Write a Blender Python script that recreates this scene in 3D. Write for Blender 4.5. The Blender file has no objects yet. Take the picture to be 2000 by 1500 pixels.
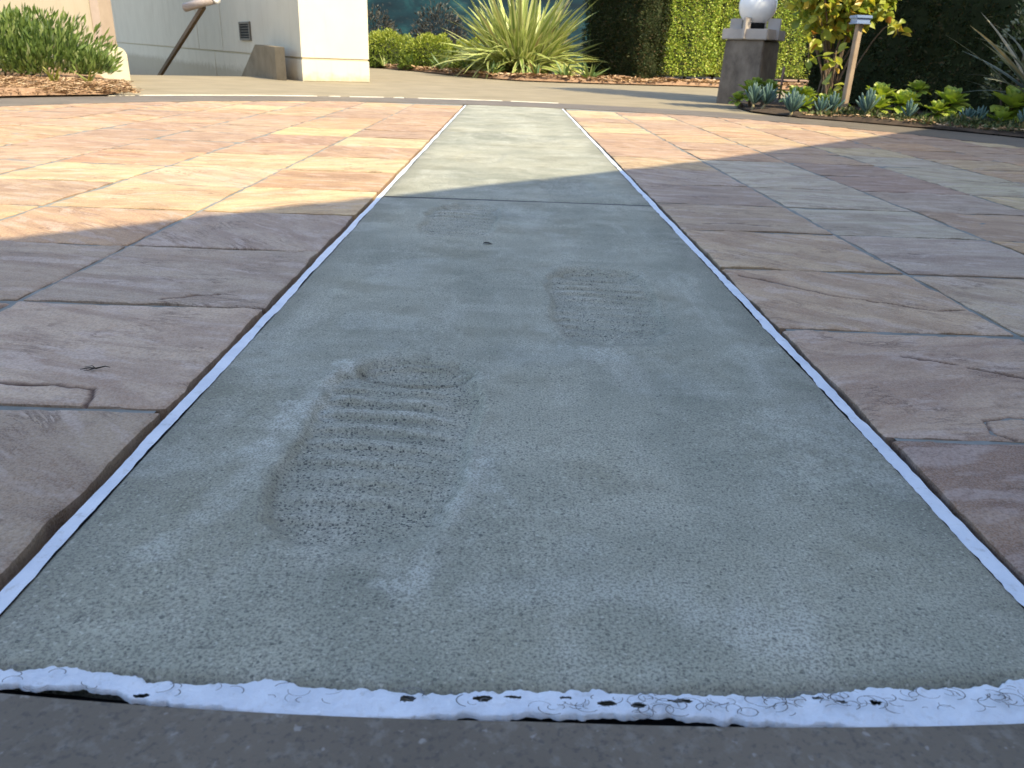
import bpy, bmesh, math, random
import numpy as np
from mathutils import Vector, Matrix

R = math.radians
random.seed(7)
rng = np.random.default_rng(11)
scene = bpy.context.scene
col = scene.collection

# ------------------------------------------------------------------ camera
PIT, ROL, YAW = 0.3995, 0.0391, 0.0150
CAM = Vector((-0.0237, 0.0, 0.3052))
fw_h = Vector((math.sin(YAW), math.cos(YAW), 0)); rt = Vector((math.cos(YAW), -math.sin(YAW), 0))
fwd = fw_h * math.cos(PIT) - Vector((0, 0, 1)) * math.sin(PIT)
up = fw_h * math.sin(PIT) + Vector((0, 0, 1)) * math.cos(PIT)
cx = rt * math.cos(ROL) + up * math.sin(ROL)
cyv = up * math.cos(ROL) - rt * math.sin(ROL)
cz = -fwd
cam_d = bpy.data.cameras.new('camera'); cam = bpy.data.objects.new('camera', cam_d); col.objects.link(cam)
cam.matrix_world = Matrix(((cx.x, cyv.x, cz.x, CAM.x), (cx.y, cyv.y, cz.y, CAM.y), (cx.z, cyv.z, cz.z, CAM.z), (0, 0, 0, 1)))
cam_d.sensor_width = 36; cam_d.lens = 36 * 1518.55 / 2000
cam_d.clip_start = 0.02; cam_d.clip_end = 1000
cam_d.dof.use_dof = True; cam_d.dof.focus_distance = 0.90; cam_d.dof.aperture_fstop = 20
scene.camera = cam

# ------------------------------------------------------------------ sky, sun, exposure
SUN_H = Vector((0.75, -0.66)).normalized(); SUN_EL = R(45)
w = bpy.data.worlds.new('World'); scene.world = w; w.use_nodes = True
nt = w.node_tree; bg = nt.nodes['Background']
sky = nt.nodes.new('ShaderNodeTexSky'); sky.sky_type = 'NISHITA'; sky.sun_disc = False
sky.sun_elevation = SUN_EL; sky.sun_rotation = math.atan2(SUN_H.x, SUN_H.y)
sky.air_density = 1.0; sky.dust_density = 1.6; sky.ozone_density = 1.0
nt.links.new(sky.outputs[0], bg.inputs[0]); bg.inputs[1].default_value = 0.15
sd = bpy.data.lights.new('sun', 'SUN'); sun = bpy.data.objects.new('sun', sd); col.objects.link(sun)
to_sun = Vector((SUN_H.x * math.cos(SUN_EL), SUN_H.y * math.cos(SUN_EL), math.sin(SUN_EL)))
sun.rotation_euler = to_sun.to_track_quat('Z', 'Y').to_euler(); sun.location = to_sun * 30
sd.energy = 3.35; sd.angle = R(0.3); sd.color = (1.0, 0.85, 0.58)
vs = scene.view_settings
vs.view_transform = 'Standard'; vs.look = 'None'; vs.gamma = 1; vs.exposure = 1.42; vs.use_curve_mapping = False
scene.cycles.max_bounces = 6; scene.cycles.use_denoising = True

# ------------------------------------------------------------------ helpers
def tag(o, label=None, cat=None, group=None, kind=None):
    if label: o['label'] = label
    if cat: o['category'] = cat
    if group: o['group'] = group
    if kind: o['kind'] = kind
    return o
def thing(name, loc, label, cat, group=None, rz=0):
    o = bpy.data.objects.new(name, None); col.objects.link(o); o.location = loc; o.rotation_euler = (0, 0, rz)
    o.empty_display_size = 0.1
    return tag(o, label, cat, group)
def link(name, me, mat=None, parent=None, loc=None):
    if mat is not None and not me.materials: me.materials.append(mat)
    o = bpy.data.objects.new(name, me); col.objects.link(o)
    if parent: o.parent = parent
    if loc is not None: o.location = loc
    return o
def mk(name, V, F, mat=None, parent=None, smooth=False, loc=None, attrs=None):
    me = bpy.data.meshes.new(name)
    me.from_pydata([tuple(v) for v in V], [], [tuple(f) for f in F]); me.update()
    if smooth: me.shade_smooth()
    if attrs:
        for k, a in attrs.items():
            at = me.attributes.new(k, 'FLOAT', 'POINT'); at.data.foreach_set('value', np.asarray(a, dtype=np.float32))
    return link(name, me, mat, parent, loc)
def mk_np(name, V, Q, mat=None, parent=None, smooth=False, loc=None, attrs=None):
    """fast mesh from numpy arrays; Q is an (n,4) or (n,3) index array"""
    me = bpy.data.meshes.new(name); n, k = Q.shape
    me.vertices.add(len(V)); me.vertices.foreach_set('co', np.asarray(V, np.float32).ravel())
    me.loops.add(n * k); me.loops.foreach_set('vertex_index', Q.astype(np.int32).ravel())
    me.polygons.add(n); me.polygons.foreach_set('loop_start', np.arange(0, n * k, k, dtype=np.int32))
    me.update(calc_edges=True); me.validate()
    if smooth: me.shade_smooth()
    if attrs:
        for kk, a in attrs.items():
            at = me.attributes.new(kk, 'FLOAT', 'POINT'); at.data.foreach_set('value', np.asarray(a, dtype=np.float32))
    return link(name, me, mat, parent, loc)
def box(name, c, s, mat, parent=None, rz=0, bevel=0.0, loc=None):
    """box of size s centred at c (in its parent's space), rotated about z"""
    bm = bmesh.new(); bmesh.ops.create_cube(bm, size=1)
    bmesh.ops.scale(bm, vec=s, verts=bm.verts)
    if bevel: bmesh.ops.bevel(bm, geom=bm.edges[:], offset=bevel, segments=2, affect='EDGES')
    bmesh.ops.rotate(bm, cent=(0, 0, 0), matrix=Matrix.Rotation(rz, 3, 'Z'), verts=bm.verts)
    me = bpy.data.meshes.new(name); bm.to_mesh(me); bm.free()
    return link(name, me, mat, parent, c)
def prism(name, pts, d, mat, parent=None, bevel=0.0):
    """planar polygon pts extruded by vector d"""
    bm = bmesh.new(); vs_ = [bm.verts.new(p) for p in pts]; f = bm.faces.new(vs_)
    r = bmesh.ops.extrude_face_region(bm, geom=[f])
    bmesh.ops.translate(bm, vec=d, verts=[v for v in r['geom'] if isinstance(v, bmesh.types.BMVert)])
    bmesh.ops.recalc_face_normals(bm, faces=bm.faces[:])
    if bevel: bmesh.ops.bevel(bm, geom=bm.edges[:], offset=bevel, segments=2, affect='EDGES')
    me = bpy.data.meshes.new(name); bm.to_mesh(me); bm.free()
    return link(name, me, mat, parent)
def tube(name, pts, radii, mat, parent=None, n=8, smooth=True):
    V, F = [], []; pts = [Vector(p) for p in pts]
    if not hasattr(radii, '__len__'): radii = [radii] * len(pts)
    for i, p in enumerate(pts):
        d = (pts[min(i + 1, len(pts) - 1)] - pts[max(i - 1, 0)]).normalized()
        a = d.orthogonal().normalized() if i == 0 else (a - d * a.dot(d)).normalized()
        b = d.cross(a)
        for k in range(n):
            t = 2 * math.pi * k / n; V.append(p + (a * math.cos(t) + b * math.sin(t)) * radii[i])
    for i in range(len(pts) - 1):
        for k in range(n): F.append((i * n + k, i * n + (k + 1) % n, (i + 1) * n + (k + 1) % n, (i + 1) * n + k))
    F.append(tuple(range(n))[::-1]); F.append(tuple(range((len(pts) - 1) * n, len(pts) * n)))
    return mk(name, V, F, mat, parent, smooth)
_tab = rng.random((256, 256))
def vn(x, y, seed=0):
    x = np.asarray(x, float) + seed * 17.31; y = np.asarray(y, float) + seed * 9.77
    xi = np.floor(x).astype(int); yi = np.floor(y).astype(int); fx = x - xi; fy = y - yi
    fx = fx * fx * (3 - 2 * fx); fy = fy * fy * (3 - 2 * fy)
    g = lambda a, b: _tab[a % 256, b % 256]
    return (g(xi, yi) * (1 - fx) + g(xi + 1, yi) * fx) * (1 - fy) + (g(xi, yi + 1) * (1 - fx) + g(xi + 1, yi + 1) * fx) * fy
def fbm(x, y, seed=0, o=4):
    s = 0; a = 0.5; t = 0
    for i in range(o): s = s + a * vn(x * 2 ** i, y * 2 ** i, seed + i * 3); t += a; a *= 0.5
    return s / t

# ------------------------------------------------------------------ materials
class M:
    def __init__(s, name, rough=0.8, spec=0.3):
        s.m = bpy.data.materials.new(name); s.m.use_nodes = True; s.t = s.m.node_tree; s.n = s.t.nodes
        s.b = s.n['Principled BSDF']; s.b.inputs['Roughness'].default_value = rough
        s.b.inputs['Specular IOR Level'].default_value = spec
        s.co = s.n.new('ShaderNodeTexCoord').outputs['Object']
    def L(s, a, b): s.t.links.new(a, b)
    def noise(s, sc, det=4, rough=0.55, vec=None, dist=0.0):
        n = s.n.new('ShaderNodeTexNoise'); n.inputs['Scale'].default_value = sc; n.inputs['Detail'].default_value = det
        n.inputs['Roughness'].default_value = rough; n.inputs['Distortion'].default_value = dist
        s.L(vec or s.co, n.inputs['Vector']); return n.outputs['Fac']
    def voro(s, sc, feat='F1', vec=None):
        n = s.n.new('ShaderNodeTexVoronoi'); n.inputs['Scale'].default_value = sc; n.feature = feat
        s.L(vec or s.co, n.inputs['Vector']); return n
    def map(s, sc=(1, 1, 1), rot=(0, 0, 0), vec=None):
        n = s.n.new('ShaderNodeMapping'); n.inputs['Scale'].default_value = sc; n.inputs['Rotation'].default_value = rot
        s.L(vec or s.co, n.inputs['Vector']); return n.outputs[0]
    def ramp(s, fac, stops, interp='LINEAR'):
        n = s.n.new('ShaderNodeValToRGB'); e = n.color_ramp.elements; n.color_ramp.interpolation = interp
        while len(e) < len(stops): e.new(0.5)
        for x, (p, c) in zip(e, stops): x.position = p; x.color = (*(c if hasattr(c, '__len__') else (c, c, c)), 1)
        s.L(fac, n.inputs[0]); return n.outputs[0]
    def mix(s, fac, a, b, mode='MIX'):
        n = s.n.new('ShaderNodeMix'); n.data_type = 'RGBA'; n.blend_type = mode
        for v, i in ((fac, n.inputs[0]), (a, n.inputs[6]), (b, n.inputs[7])):
            if isinstance(v, (int, float)): i.default_value = v
            elif isinstance(v, tuple): i.default_value = (*v, 1)
            else: s.L(v, i)
        return n.outputs[2]
    def math(s, op, a, b=None, c=None):
        n = s.n.new('ShaderNodeMath'); n.operation = op
        for v, i in ((a, 0), (b, 1), (c, 2)):
            if v is None: continue
            if isinstance(v, (int, float)): n.inputs[i].default_value = v
            else: s.L(v, n.inputs[i])
        return n.outputs[0]
    def attr(s, name, kind='GEOMETRY'):
        n = s.n.new('ShaderNodeAttribute'); n.attribute_name = name; n.attribute_type = kind; return n
    def info(s): return s.n.new('ShaderNodeObjectInfo')
    def color(s, c):
        if isinstance(c, tuple): s.b.inputs['Base Color'].default_value = (*c, 1)
        else: s.L(c, s.b.inputs['Base Color'])
        return s
    def bump(s, h, strength=0.3, dist=0.01, prev=None):
        n = s.n.new('ShaderNodeBump'); n.inputs['Strength'].default_value = strength; n.inputs['Distance'].default_value = dist
        s.L(h, n.inputs['Height'])
        if prev: s.L(prev, n.inputs['Normal'])
        s.L(n.outputs[0], s.b.inputs['Normal']); return n.outputs[0]
    def translucent(s, colr, f=0.3):
        tr = s.n.new('ShaderNodeBsdfTranslucent'); mx = s.n.new('ShaderNodeMixShader'); mx.inputs[0].default_value = f
        if isinstance(colr, tuple): tr.inputs[0].default_value = (*colr, 1)
        else: s.L(colr, tr.inputs[0])
        out = s.n['Material Output']; s.L(s.b.outputs[0], mx.inputs[1]); s.L(tr.outputs[0], mx.inputs[2]); s.L(mx.outputs[0], out.inputs[0])
        return s

def mat_concrete():
    m = M('worn_concrete', 0.82, 0.35)
    big = m.noise(2.6, 5, 0.6); mid = m.noise(11, 5, 0.65); st = m.noise(1, 4, 0.6, m.map((5, 16, 1)))
    base = m.ramp(big, [(0.36, (0.218, 0.233, 0.182)), (0.5, (0.312, 0.320, 0.252)), (0.64, (0.395, 0.392, 0.303))])
    base = m.mix(m.ramp(mid, [(0.46, 0.0), (0.66, 0.5)]), base, (0.43, 0.43, 0.345))
    base = m.mix(m.ramp(m.noise(1, 5, 0.65, m.map((15, 4, 1), (0, 0, 0.06))), [(0.54, 0.0), (0.68, 0.45)]), base, (0.50, 0.50, 0.43))
    base = m.mix(m.ramp(st, [(0.55, 0.0), (0.75, 0.5)]), base, (0.48, 0.48, 0.40))
    base = m.mix(m.ramp(m.noise(5.3, 5, 0.65), [(0.52, 0.0), (0.66, 0.6)]), base, (0.19, 0.19, 0.13))
    base = m.mix(m.math('MULTIPLY', m.attr('edge').outputs['Fac'], 0.62), base, (0.15, 0.15, 0.115))
    milk_light = m.math('MULTIPLY', m.attr('milk_light').outputs['Fac'], m.ramp(m.noise(70, 4, 0.7), [(0.36, 0.25), (0.58, 1.0)])); base = m.mix(m.math('MULTIPLY', milk_light, 0.85), base, (0.55, 0.57, 0.515))
    wear_shade = m.attr('wear_shade').outputs['Fac']
    base = m.mix(m.math('MULTIPLY', wear_shade, 0.22), base, (0.26, 0.262, 0.20))
    # sand grains and dark aggregate
    g = m.noise(520, 2, 0.7); base = m.mix(m.ramp(g, [(0.36, 0.75), (0.56, 0.0)]), base, (0.12, 0.122, 0.105))
    base = m.mix(m.ramp(m.noise(330, 1, 0.5), [(0.62, 0.0), (0.76, 0.32)]), base, (0.66, 0.66, 0.57))
    thr = m.math('MULTIPLY_ADD', m.math('SUBTRACT', wear_shade, milk_light), 0.72, m.math('MULTIPLY_ADD', m.noise(3.2, 3), 0.62, -0.10))
    pits = None
    for sc in (400, 260):
        v = m.voro(sc); sep = m.n.new('ShaderNodeSeparateColor'); m.L(v.outputs['Color'], sep.inputs[0])
        pick = m.math('LESS_THAN', sep.outputs[0], thr if sc == 400 else m.math('MULTIPLY', thr, 0.42))
        rad = m.math('MULTIPLY_ADD', sep.outputs[1], 0.26, 0.16)
        inside = m.math('LESS_THAN', v.outputs['Distance'], rad)
        p = m.math('MULTIPLY', pick, inside); pits = p if pits is None else m.math('MAXIMUM', pits, p)
    base = m.mix(m.math('MULTIPLY', pits, m.math('MULTIPLY_ADD', wear_shade, 0.38, 0.5)), base, (0.035, 0.042, 0.046))
    m.color(base)
    n1 = m.bump(m.math('SUBTRACT', m.noise(420, 3, 0.7), m.math('MULTIPLY', pits, 1.4)), 0.55, 0.0016)
    m.bump(m.noise(38, 4, 0.6), 0.25, 0.004, n1)
    return m.m

def mat_slab():
    m = M('cleft_sandstone', 0.72, 0.35); inf = m.info()
    off = m.n.new('ShaderNodeVectorMath'); off.operation = 'SCALE'
    cmb = m.n.new('ShaderNodeCombineXYZ'); m.L(inf.outputs['Random'], cmb.inputs[0]); m.L(inf.outputs['Random'], cmb.inputs[1]); m.L(cmb.outputs[0], off.inputs[0]); off.inputs['Scale'].default_value = 90
    ad = m.n.new('ShaderNodeVectorMath'); ad.operation = 'ADD'; m.L(m.co, ad.inputs[0]); m.L(off.outputs[0], ad.inputs[1])
    v0 = ad.outputs[0]
    rotn = m.n.new('ShaderNodeVectorRotate'); rotn.rotation_type = 'Z_AXIS'; m.L(m.co, rotn.inputs['Vector'])
    m.L(m.math('MULTIPLY_ADD', inf.outputs['Random'], 1.3, -0.45), rotn.inputs['Angle'])
    ad2 = m.n.new('ShaderNodeVectorMath'); ad2.operation = 'ADD'; m.L(rotn.outputs[0], ad2.inputs[0]); m.L(off.outputs[0], ad2.inputs[1])
    vs_ = m.map((3.2, 15, 1), vec=ad2.outputs[0]); vs2 = m.map((9, 30, 1), vec=ad2.outputs[0])
    a = m.noise(1, 6, 0.65, vs_, 0.7); b = m.noise(1, 5, 0.6, vs2, 0.4); c = m.noise(7, 5, 0.6, v0, 0.5)
    tint = inf.outputs['Color']
    base = m.mix(m.ramp(a, [(0.38, 0.0), (0.60, 1.0)]), m.mix(1.0, tint, (0.74, 0.68, 0.68), 'MULTIPLY'), m.mix(1.0, tint, (1.16, 1.2, 1.22), 'MULTIPLY'))
    base = m.mix(m.ramp(b, [(0.53, 0.0), (0.60, 0.7)]), base, m.mix(0.5, tint, (0.60, 0.50, 0.45)))
    base = m.mix(m.ramp(b, [(0.30, 0.5), (0.42, 0.0)]), base, m.mix(1.0, tint, (0.55, 0.47, 0.44), 'MULTIPLY'))
    base = m.mix(m.ramp(c, [(0.55, 0.0), (0.72, 0.45)]), base, m.mix(0.55, tint, (0.47, 0.31, 0.17)))
    base = m.mix(m.ramp(m.noise(16, 6, 0.7, v0), [(0.52, 0.0), (0.75, 0.5)]), base, m.mix(1.0, tint, (0.62, 0.58, 0.58), 'MULTIPLY'))
    base = m.mix(m.ramp(m.noise(320, 2, 0.6), [(0.35, 0.42), (0.6, 0.0)]), base, m.mix(1.0, tint, (0.4, 0.38, 0.36), 'MULTIPLY'))
    for vv, k_, w0, am in ((vs_, 9.0, 0.16, 0.8), (vs2, 6.0, 0.14, 0.6)):
        fr = m.math('FRACT', m.math('MULTIPLY', m.noise(1, 5, 0.6, vv, 0.9), k_))
        ln = m.math('MULTIPLY', m.ramp(fr, [(0.0, 1.0), (w0, 0.7), (w0 * 1.6, 0.0)]), m.ramp(m.noise(9, 3, 0.6, v0), [(0.50, 0.0), (0.60, 1.0)]))
        base = m.mix(m.math('MULTIPLY', ln, am), base, m.mix(1.0, tint, (0.34, 0.28, 0.25), 'MULTIPLY'))
    base = m.mix(m.ramp(m.noise(600, 2, 0.6), [(0.40, 0.0), (0.62, 0.34)]), base, m.mix(0.5, tint, (0.62, 0.58, 0.54)))
    base = m.mix(m.attr('crack_shade').outputs['Fac'], base, (0.075, 0.04, 0.028))
    m.color(base)
    # thin cleft ledges
    led = m.math('SNAP', m.noise(1, 5, 0.6, vs_, 0.9), 0.055); led2 = m.math('SNAP', m.noise(1, 4, 0.6, vs2, 0.6), 0.08)
    n1 = m.bump(m.math('ADD', m.math('MULTIPLY', led, 1.0), m.math('MULTIPLY', led2, 0.5)), 0.7, 0.013)
    n2 = m.bump(m.noise(170, 5, 0.75), 0.55, 0.003, n1)
    m.bump(b, 0.25, 0.003, n2)
    return m.m

def mat_sealant():
    m = M('white_sealant', 0.42, 0.5)
    n = m.noise(30, 4); base = m.ramp(n, [(0.3, (0.52, 0.585, 0.67)), (0.6, (0.63, 0.69, 0.765))])
    base = m.mix(m.ramp(m.noise(85, 4, 0.7), [(0.58, 0.0), (0.70, 0.5)]), base, (0.36, 0.37, 0.37))
    m.color(base); n1 = m.bump(m.noise(70, 4, 0.7), 0.4, 0.004); m.bump(m.noise(420, 4, 0.7), 0.5, 0.0015, n1); return m.m

def mat_ring():
    m = M('exposed_aggregate_ring', 0.62, 0.4)
    base = m.ramp(m.noise(4, 4), [(0.3, (0.105, 0.088, 0.066)), (0.7, (0.165, 0.137, 0.102))])
    base = m.mix(m.ramp(m.noise(95, 3, 0.65), [(0.52, 0.0), (0.68, 0.5)]), base, (0.215, 0.20, 0.175))
    base = m.mix(m.ramp(m.noise(260, 2, 0.6), [(0.30, 0.6), (0.46, 0.0)]), base, (0.06, 0.055, 0.05))
    base = m.mix(m.ramp(m.noise(150, 2, 0.5), [(0.68, 0.0), (0.76, 0.5)]), base, (0.36, 0.35, 0.33))
    m.color(base); m.bump(m.noise(140, 4, 0.65), 0.25, 0.003); return m.m

def mat_plain(name, c0, c1, sc=6, rough=0.85, bump=0.15, fine=90, spec=0.25, stain=None):
    m = M(name, rough, spec)
    base = m.ramp(m.noise(sc, 5, 0.6), [(0.3, c0), (0.7, c1)])
    if stain: base = m.mix(m.ramp(m.noise(sc * 0.6, 5, 0.7), [(0.55, 0.0), (0.75, 0.6)]), base, stain)
    m.color(base); m.bump(m.noise(fine, 4, 0.6), bump, 0.004); return m.m

def mat_leaf(name, stops, rough=0.45, tr=0.28, spec=0.4, by='attr'):
    m = M(name, rough, spec)
    fac = m.attr('tint').outputs['Fac'] if by == 'attr' else m.info().outputs['Random']
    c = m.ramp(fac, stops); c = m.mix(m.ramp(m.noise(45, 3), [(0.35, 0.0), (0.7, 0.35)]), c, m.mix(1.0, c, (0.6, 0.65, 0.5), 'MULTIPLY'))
    m.color(c); m.translucent(m.mix(1.0, c, (1.15, 1.25, 0.6), 'MULTIPLY'), tr); return m.m

CONC = mat_concrete(); SLAB = mat_slab(); SEAL = mat_sealant(); RING = mat_ring()
PAVE = mat_plain('tan_pavement', (0.205, 0.175, 0.115), (0.275, 0.235, 0.16), 3, 0.85, 0.2, 120, stain=(0.185, 0.16, 0.12))
MORT = mat_plain('grey_mortar', (0.15, 0.165, 0.155), (0.25, 0.265, 0.25), 20, 0.9, 0.4, 250)
GAP = mat_plain('black_backer', (0.008, 0.008, 0.010), (0.02, 0.02, 0.024), 60, 0.6, 0.3, 200)
def mat_render():
    m = M('cream_render', 0.88, 0.25); base = m.ramp(m.noise(3, 5, 0.6), [(0.3, (0.57, 0.52, 0.40)), (0.7, (0.62, 0.57, 0.445))])
    base = m.mix(m.ramp(m.noise(1, 5, 0.7, m.map((9, 9, 0.8))), [(0.54, 0.0), (0.72, 0.35)]), base, (0.40, 0.34, 0.23))
    sp = m.n.new('ShaderNodeSeparateXYZ'); m.L(m.co, sp.inputs[0])
    base = m.mix(m.ramp(m.math('ADD', sp.outputs[2], m.math('MULTIPLY_ADD', m.noise(11, 5, 0.7), 0.22, -0.11)), [(0.0, 0.6), (0.075, 0.0)]), base, (0.30, 0.25, 0.165))
    m.color(base); m.bump(m.noise(130, 4, 0.6), 0.3, 0.004); return m.m
CREAM = mat_render(); CREAM_PLAIN = mat_plain('cream_plain', (0.55, 0.485, 0.35), (0.61, 0.545, 0.40), 3, 0.88, 0.3, 130, stain=(0.50, 0.43, 0.30))
PINK = mat_plain('tan_return_shade', (0.36, 0.29, 0.235), (0.42, 0.34, 0.275), 6, 0.8)
LOWC = mat_plain('weathered_low_wall', (0.40, 0.365, 0.275), (0.50, 0.46, 0.355), 5, 0.88, 0.2, 90, stain=(0.27, 0.235, 0.155))
SOIL = mat_plain('dark_soil', (0.035, 0.026, 0.018), (0.085, 0.060, 0.040), 18, 0.95, 0.8, 60)
MULCHM = mat_plain('brown_mulch_ground', (0.22, 0.135, 0.080), (0.33, 0.215, 0.130), 30, 0.95, 0.8, 120)
GROUND = mat_plain('dry_ground', (0.17, 0.14, 0.09), (0.24, 0.2, 0.13), 2, 0.95, 0.3)
BROWN = mat_plain('brown_metal', (0.14, 0.10, 0.062), (0.18, 0.13, 0.082), 20, 0.75, 0.05, spec=0.15)

# ------------------------------------------------------------------ setting: ground, pavement, ring, patio
CC = Vector((-0.052, 2.842)); RIN = 2.538; ROUT = 3.10
E1 = Vector((0.85, 0.527, 0)); E2 = Vector((-0.527, 0.85, 0)); C0 = Vector((-2.08, 8.24, 0))
P1 = Vector((-3.85, 8.1, 0)); Q1 = Vector((-2.73, 9.01, 0)); Q2 = C0 + E2 * 1.0 + E1 * 0.3
Zv = Vector((0, 0, 1))
hole = [P1, Q2, Q2 + E2 * 14, P1 + E2 * 14]
B = 420; outer = [Vector((-B, -B, 0)), Vector((B, -B, 0)), Vector((B, B, 0)), Vector((-B, B, 0))]
V = [(*p.xy, -0.03) for p in outer + hole]
g = mk('ground', V, [(0, 1, 5, 4), (1, 2, 6, 5), (2, 3, 7, 6), (3, 0, 4, 7)], GROUND); tag(g, 'dry earth ground around the paved court', kind='structure')
poly = [(-14, -12), (14, -12), (14, 28), (-9.2, 28), tuple((Q2 + E2 * 13).xy), tuple(Q2.xy), tuple(Q1.xy), tuple(P1.xy), (-10.5, 4.2), (-14, 3)]
bm = bmesh.new()
ov = [bm.verts.new((x, y, -0.004)) for x, y in poly]; iv = [bm.verts.new((CC.x + (ROUT - 0.05) * math.cos(2 * math.pi * i / 120), CC.y + (ROUT - 0.05) * math.sin(2 * math.pi * i / 120), -0.004)) for i in range(120)]
ee = [bm.edges.new((l[i], l[(i + 1) % len(l)])) for l in (ov, iv) for i in range(len(l))]
bmesh.ops.triangle_fill(bm, use_beauty=True, use_dissolve=False, edges=ee)
for f_ in [f for f in bm.faces if math.hypot(f.calc_center_median().x - CC.x, f.calc_center_median().y - CC.y) < ROUT - 0.3]: bm.faces.remove(f_)
bmesh.ops.recalc_face_normals(bm, faces=bm.faces[:])
if bm.faces[0].normal.z < 0: bmesh.ops.reverse_faces(bm, faces=bm.faces[:])
me = bpy.data.meshes.new('pavement'); bm.to_mesh(me); bm.free()
pv = link('pavement', me, PAVE); tag(pv, 'tan concrete pavement around the round patio', kind='structure')
# ring kerb
def annulus(name, r0, r1, z, mat, n=160, m=1, parent=None):
    V, F = [], []; r00 = r0
    def grow(a): return 0.010 * min(1, max(0, (CC.x + r00 * math.cos(a)) / 0.25)) * (1 if math.sin(a) < -0.9 else 0)
    for i in range(n):
        a = 2 * math.pi * i / n
        r0 = r00 + grow(a)
        for j in range(m + 1):
            r = r0 + (r1 - r0) * j / m; V.append((CC.x + r * math.cos(a), CC.y + r * math.sin(a), z))
    for i in range(n):
        for j in range(m): F.append((i * (m + 1) + j, i * (m + 1) + j + 1, ((i + 1) % n) * (m + 1) + j + 1, ((i + 1) % n) * (m + 1) + j))
    # inner wall going down
    k = len(V)
    for i in range(n):
        a = 2 * math.pi * i / n; r0 = r00 + grow(a); V.append((CC.x + r0 * math.cos(a), CC.y + r0 * math.sin(a), z - 0.03))
    for i in range(n): F.append((i * (m + 1), ((i + 1) % n) * (m + 1), k + (i + 1) % n, k + i))
    return mk(name, V, F, mat, parent)
ring = annulus('ring_kerb', RIN + 0.0140, ROUT, 0.001, RING, 720); tag(ring, 'speckled concrete ring round the patio', kind='structure')

# patio = mortar bed, slabs are its pieces
n = 200; V = [(CC.x + (RIN + 0.004) * math.cos(2 * math.pi * i / n), CC.y + (RIN + 0.004) * math.sin(2 * math.pi * i / n), -0.0035) for i in range(n)]
# mortar is two half discs so that the strip in the middle stays open
def half(sgn):
    x0 = 0.334 * sgn; pts = [(x, y) for x, y, z in V if (x - x0) * sgn > 0]
    pts.sort(key=lambda p: p[1] if sgn > 0 else -p[1]);
    def yy(x, s): return CC.y + s * math.sqrt((RIN + 0.004) ** 2 - (x - CC.x) ** 2)
    ang = sorted(pts, key=lambda p: math.atan2(p[1] - CC.y, (p[0] - CC.x) * sgn))
    return [(x0, yy(x0, -1))] + ang + [(x0, yy(x0, 1))]
hv, hf = [], []
for s in (-1, 1):
    h = half(s); k = len(hv); hv += [(x, y, -0.0018) for x, y in h]; f = list(range(k, k + len(h))); hf.append(f if s > 0 else f[::-1])
patio = mk('patio', hv, hf, MORT); tag(patio, 'round sandstone patio with grey mortar joints', kind='structure')

TINTS = [(0.41, 0.275, 0.200), (0.44, 0.285, 0.185), (0.38, 0.260, 0.205), (0.44, 0.325, 0.220), (0.37, 0.245, 0.185), (0.46, 0.315, 0.205), (0.41, 0.290, 0.225)]
CREAMT = (0.50, 0.40, 0.275); PALE = (0.43, 0.385, 0.355); MAUVE = (0.42, 0.345, 0.335); DARK = (0.27, 0.185, 0.16)
SPECIAL = {('L', 0, -1): (0.33, 0.255, 0.225), ('L', 0, 0): (0.47, 0.365, 0.335), ('L', 0, 1): (0.36, 0.29, 0.27), ('L', 0, 2): (0.36, 0.285, 0.27),
           ('L', 1, 1): (0.37, 0.29, 0.26), ('L', 1, 3): (0.52, 0.38, 0.26), ('L', 0, 3): (0.53, 0.39, 0.26), ('L', 1, 4): (0.50, 0.37, 0.29), ('L', 0, 5): CREAMT,
           ('L', 1, 5): CREAMT, ('L', 2, 4): CREAMT, ('L', 2, 5): (0.42, 0.26, 0.18), ('L', 1, 8): (0.58, 0.43, 0.25), ('L', 1, 7): (0.34, 0.215, 0.165),
           ('R', 0, -1): (0.23, 0.145, 0.125), ('R', 0, 0): (0.40, 0.29, 0.255), ('R', 0, 1): (0.44, 0.32, 0.255), ('R', 0, 2): (0.43, 0.32, 0.25),
           ('R', 0, 3): (0.36, 0.275, 0.225), ('R', 0, 4): (0.34, 0.26, 0.235), ('R', 0, 5): (0.37, 0.29, 0.265), ('R', 1, 2): MAUVE, ('R', 1, 3): PALE, ('R', 1, 4): PALE, ('R', 1, 5): PALE, ('R', 1, 6): PALE,
           ('R', 2, 5): (0.31, 0.215, 0.19), ('R', 2, 6): (0.31, 0.22, 0.19), ('R', 3, 5): (0.43, 0.38, 0.31), ('R', 3, 6): (0.42, 0.37, 0.31), ('R', 3, 7): (0.42, 0.37, 0.33), ('R', 2, 4): (0.37, 0.30, 0.28), ('R', 1, 1): (0.41, 0.32, 0.27)}
CRACK = {('R', 0, 1): [[(0.345, 1.19), (0.40, 1.148), (0.452, 1.088), (0.486, 1.077), (0.532, 1.053), (0.575, 1.028), (0.618, 1.042)]],
         ('R', 0, 0): [[(0.452, 0.625), (0.432, 0.645), (0.440, 0.672), (0.47, 0.682), (0.55, 0.665), (0.62, 0.66)], [(0.44, 0.84), (0.49, 0.82)], [(0.50, 0.81), (0.57, 0.775), (0.62, 0.77)]],
         ('L', 0, 0): [[(-0.60, 0.67), (-0.50, 0.68), (-0.44, 0.678), (-0.408, 0.672), (-0.40, 0.655), (-0.397, 0.635)]],
         ('L', 0, 1): [[(-0.46, 0.955), (-0.43, 0.985), (-0.40, 0.99)]], ('R', 0, 3): [[(0.38, 1.60), (0.45, 1.62), (0.52, 1.605)]]}
slab_n = 0
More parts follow.
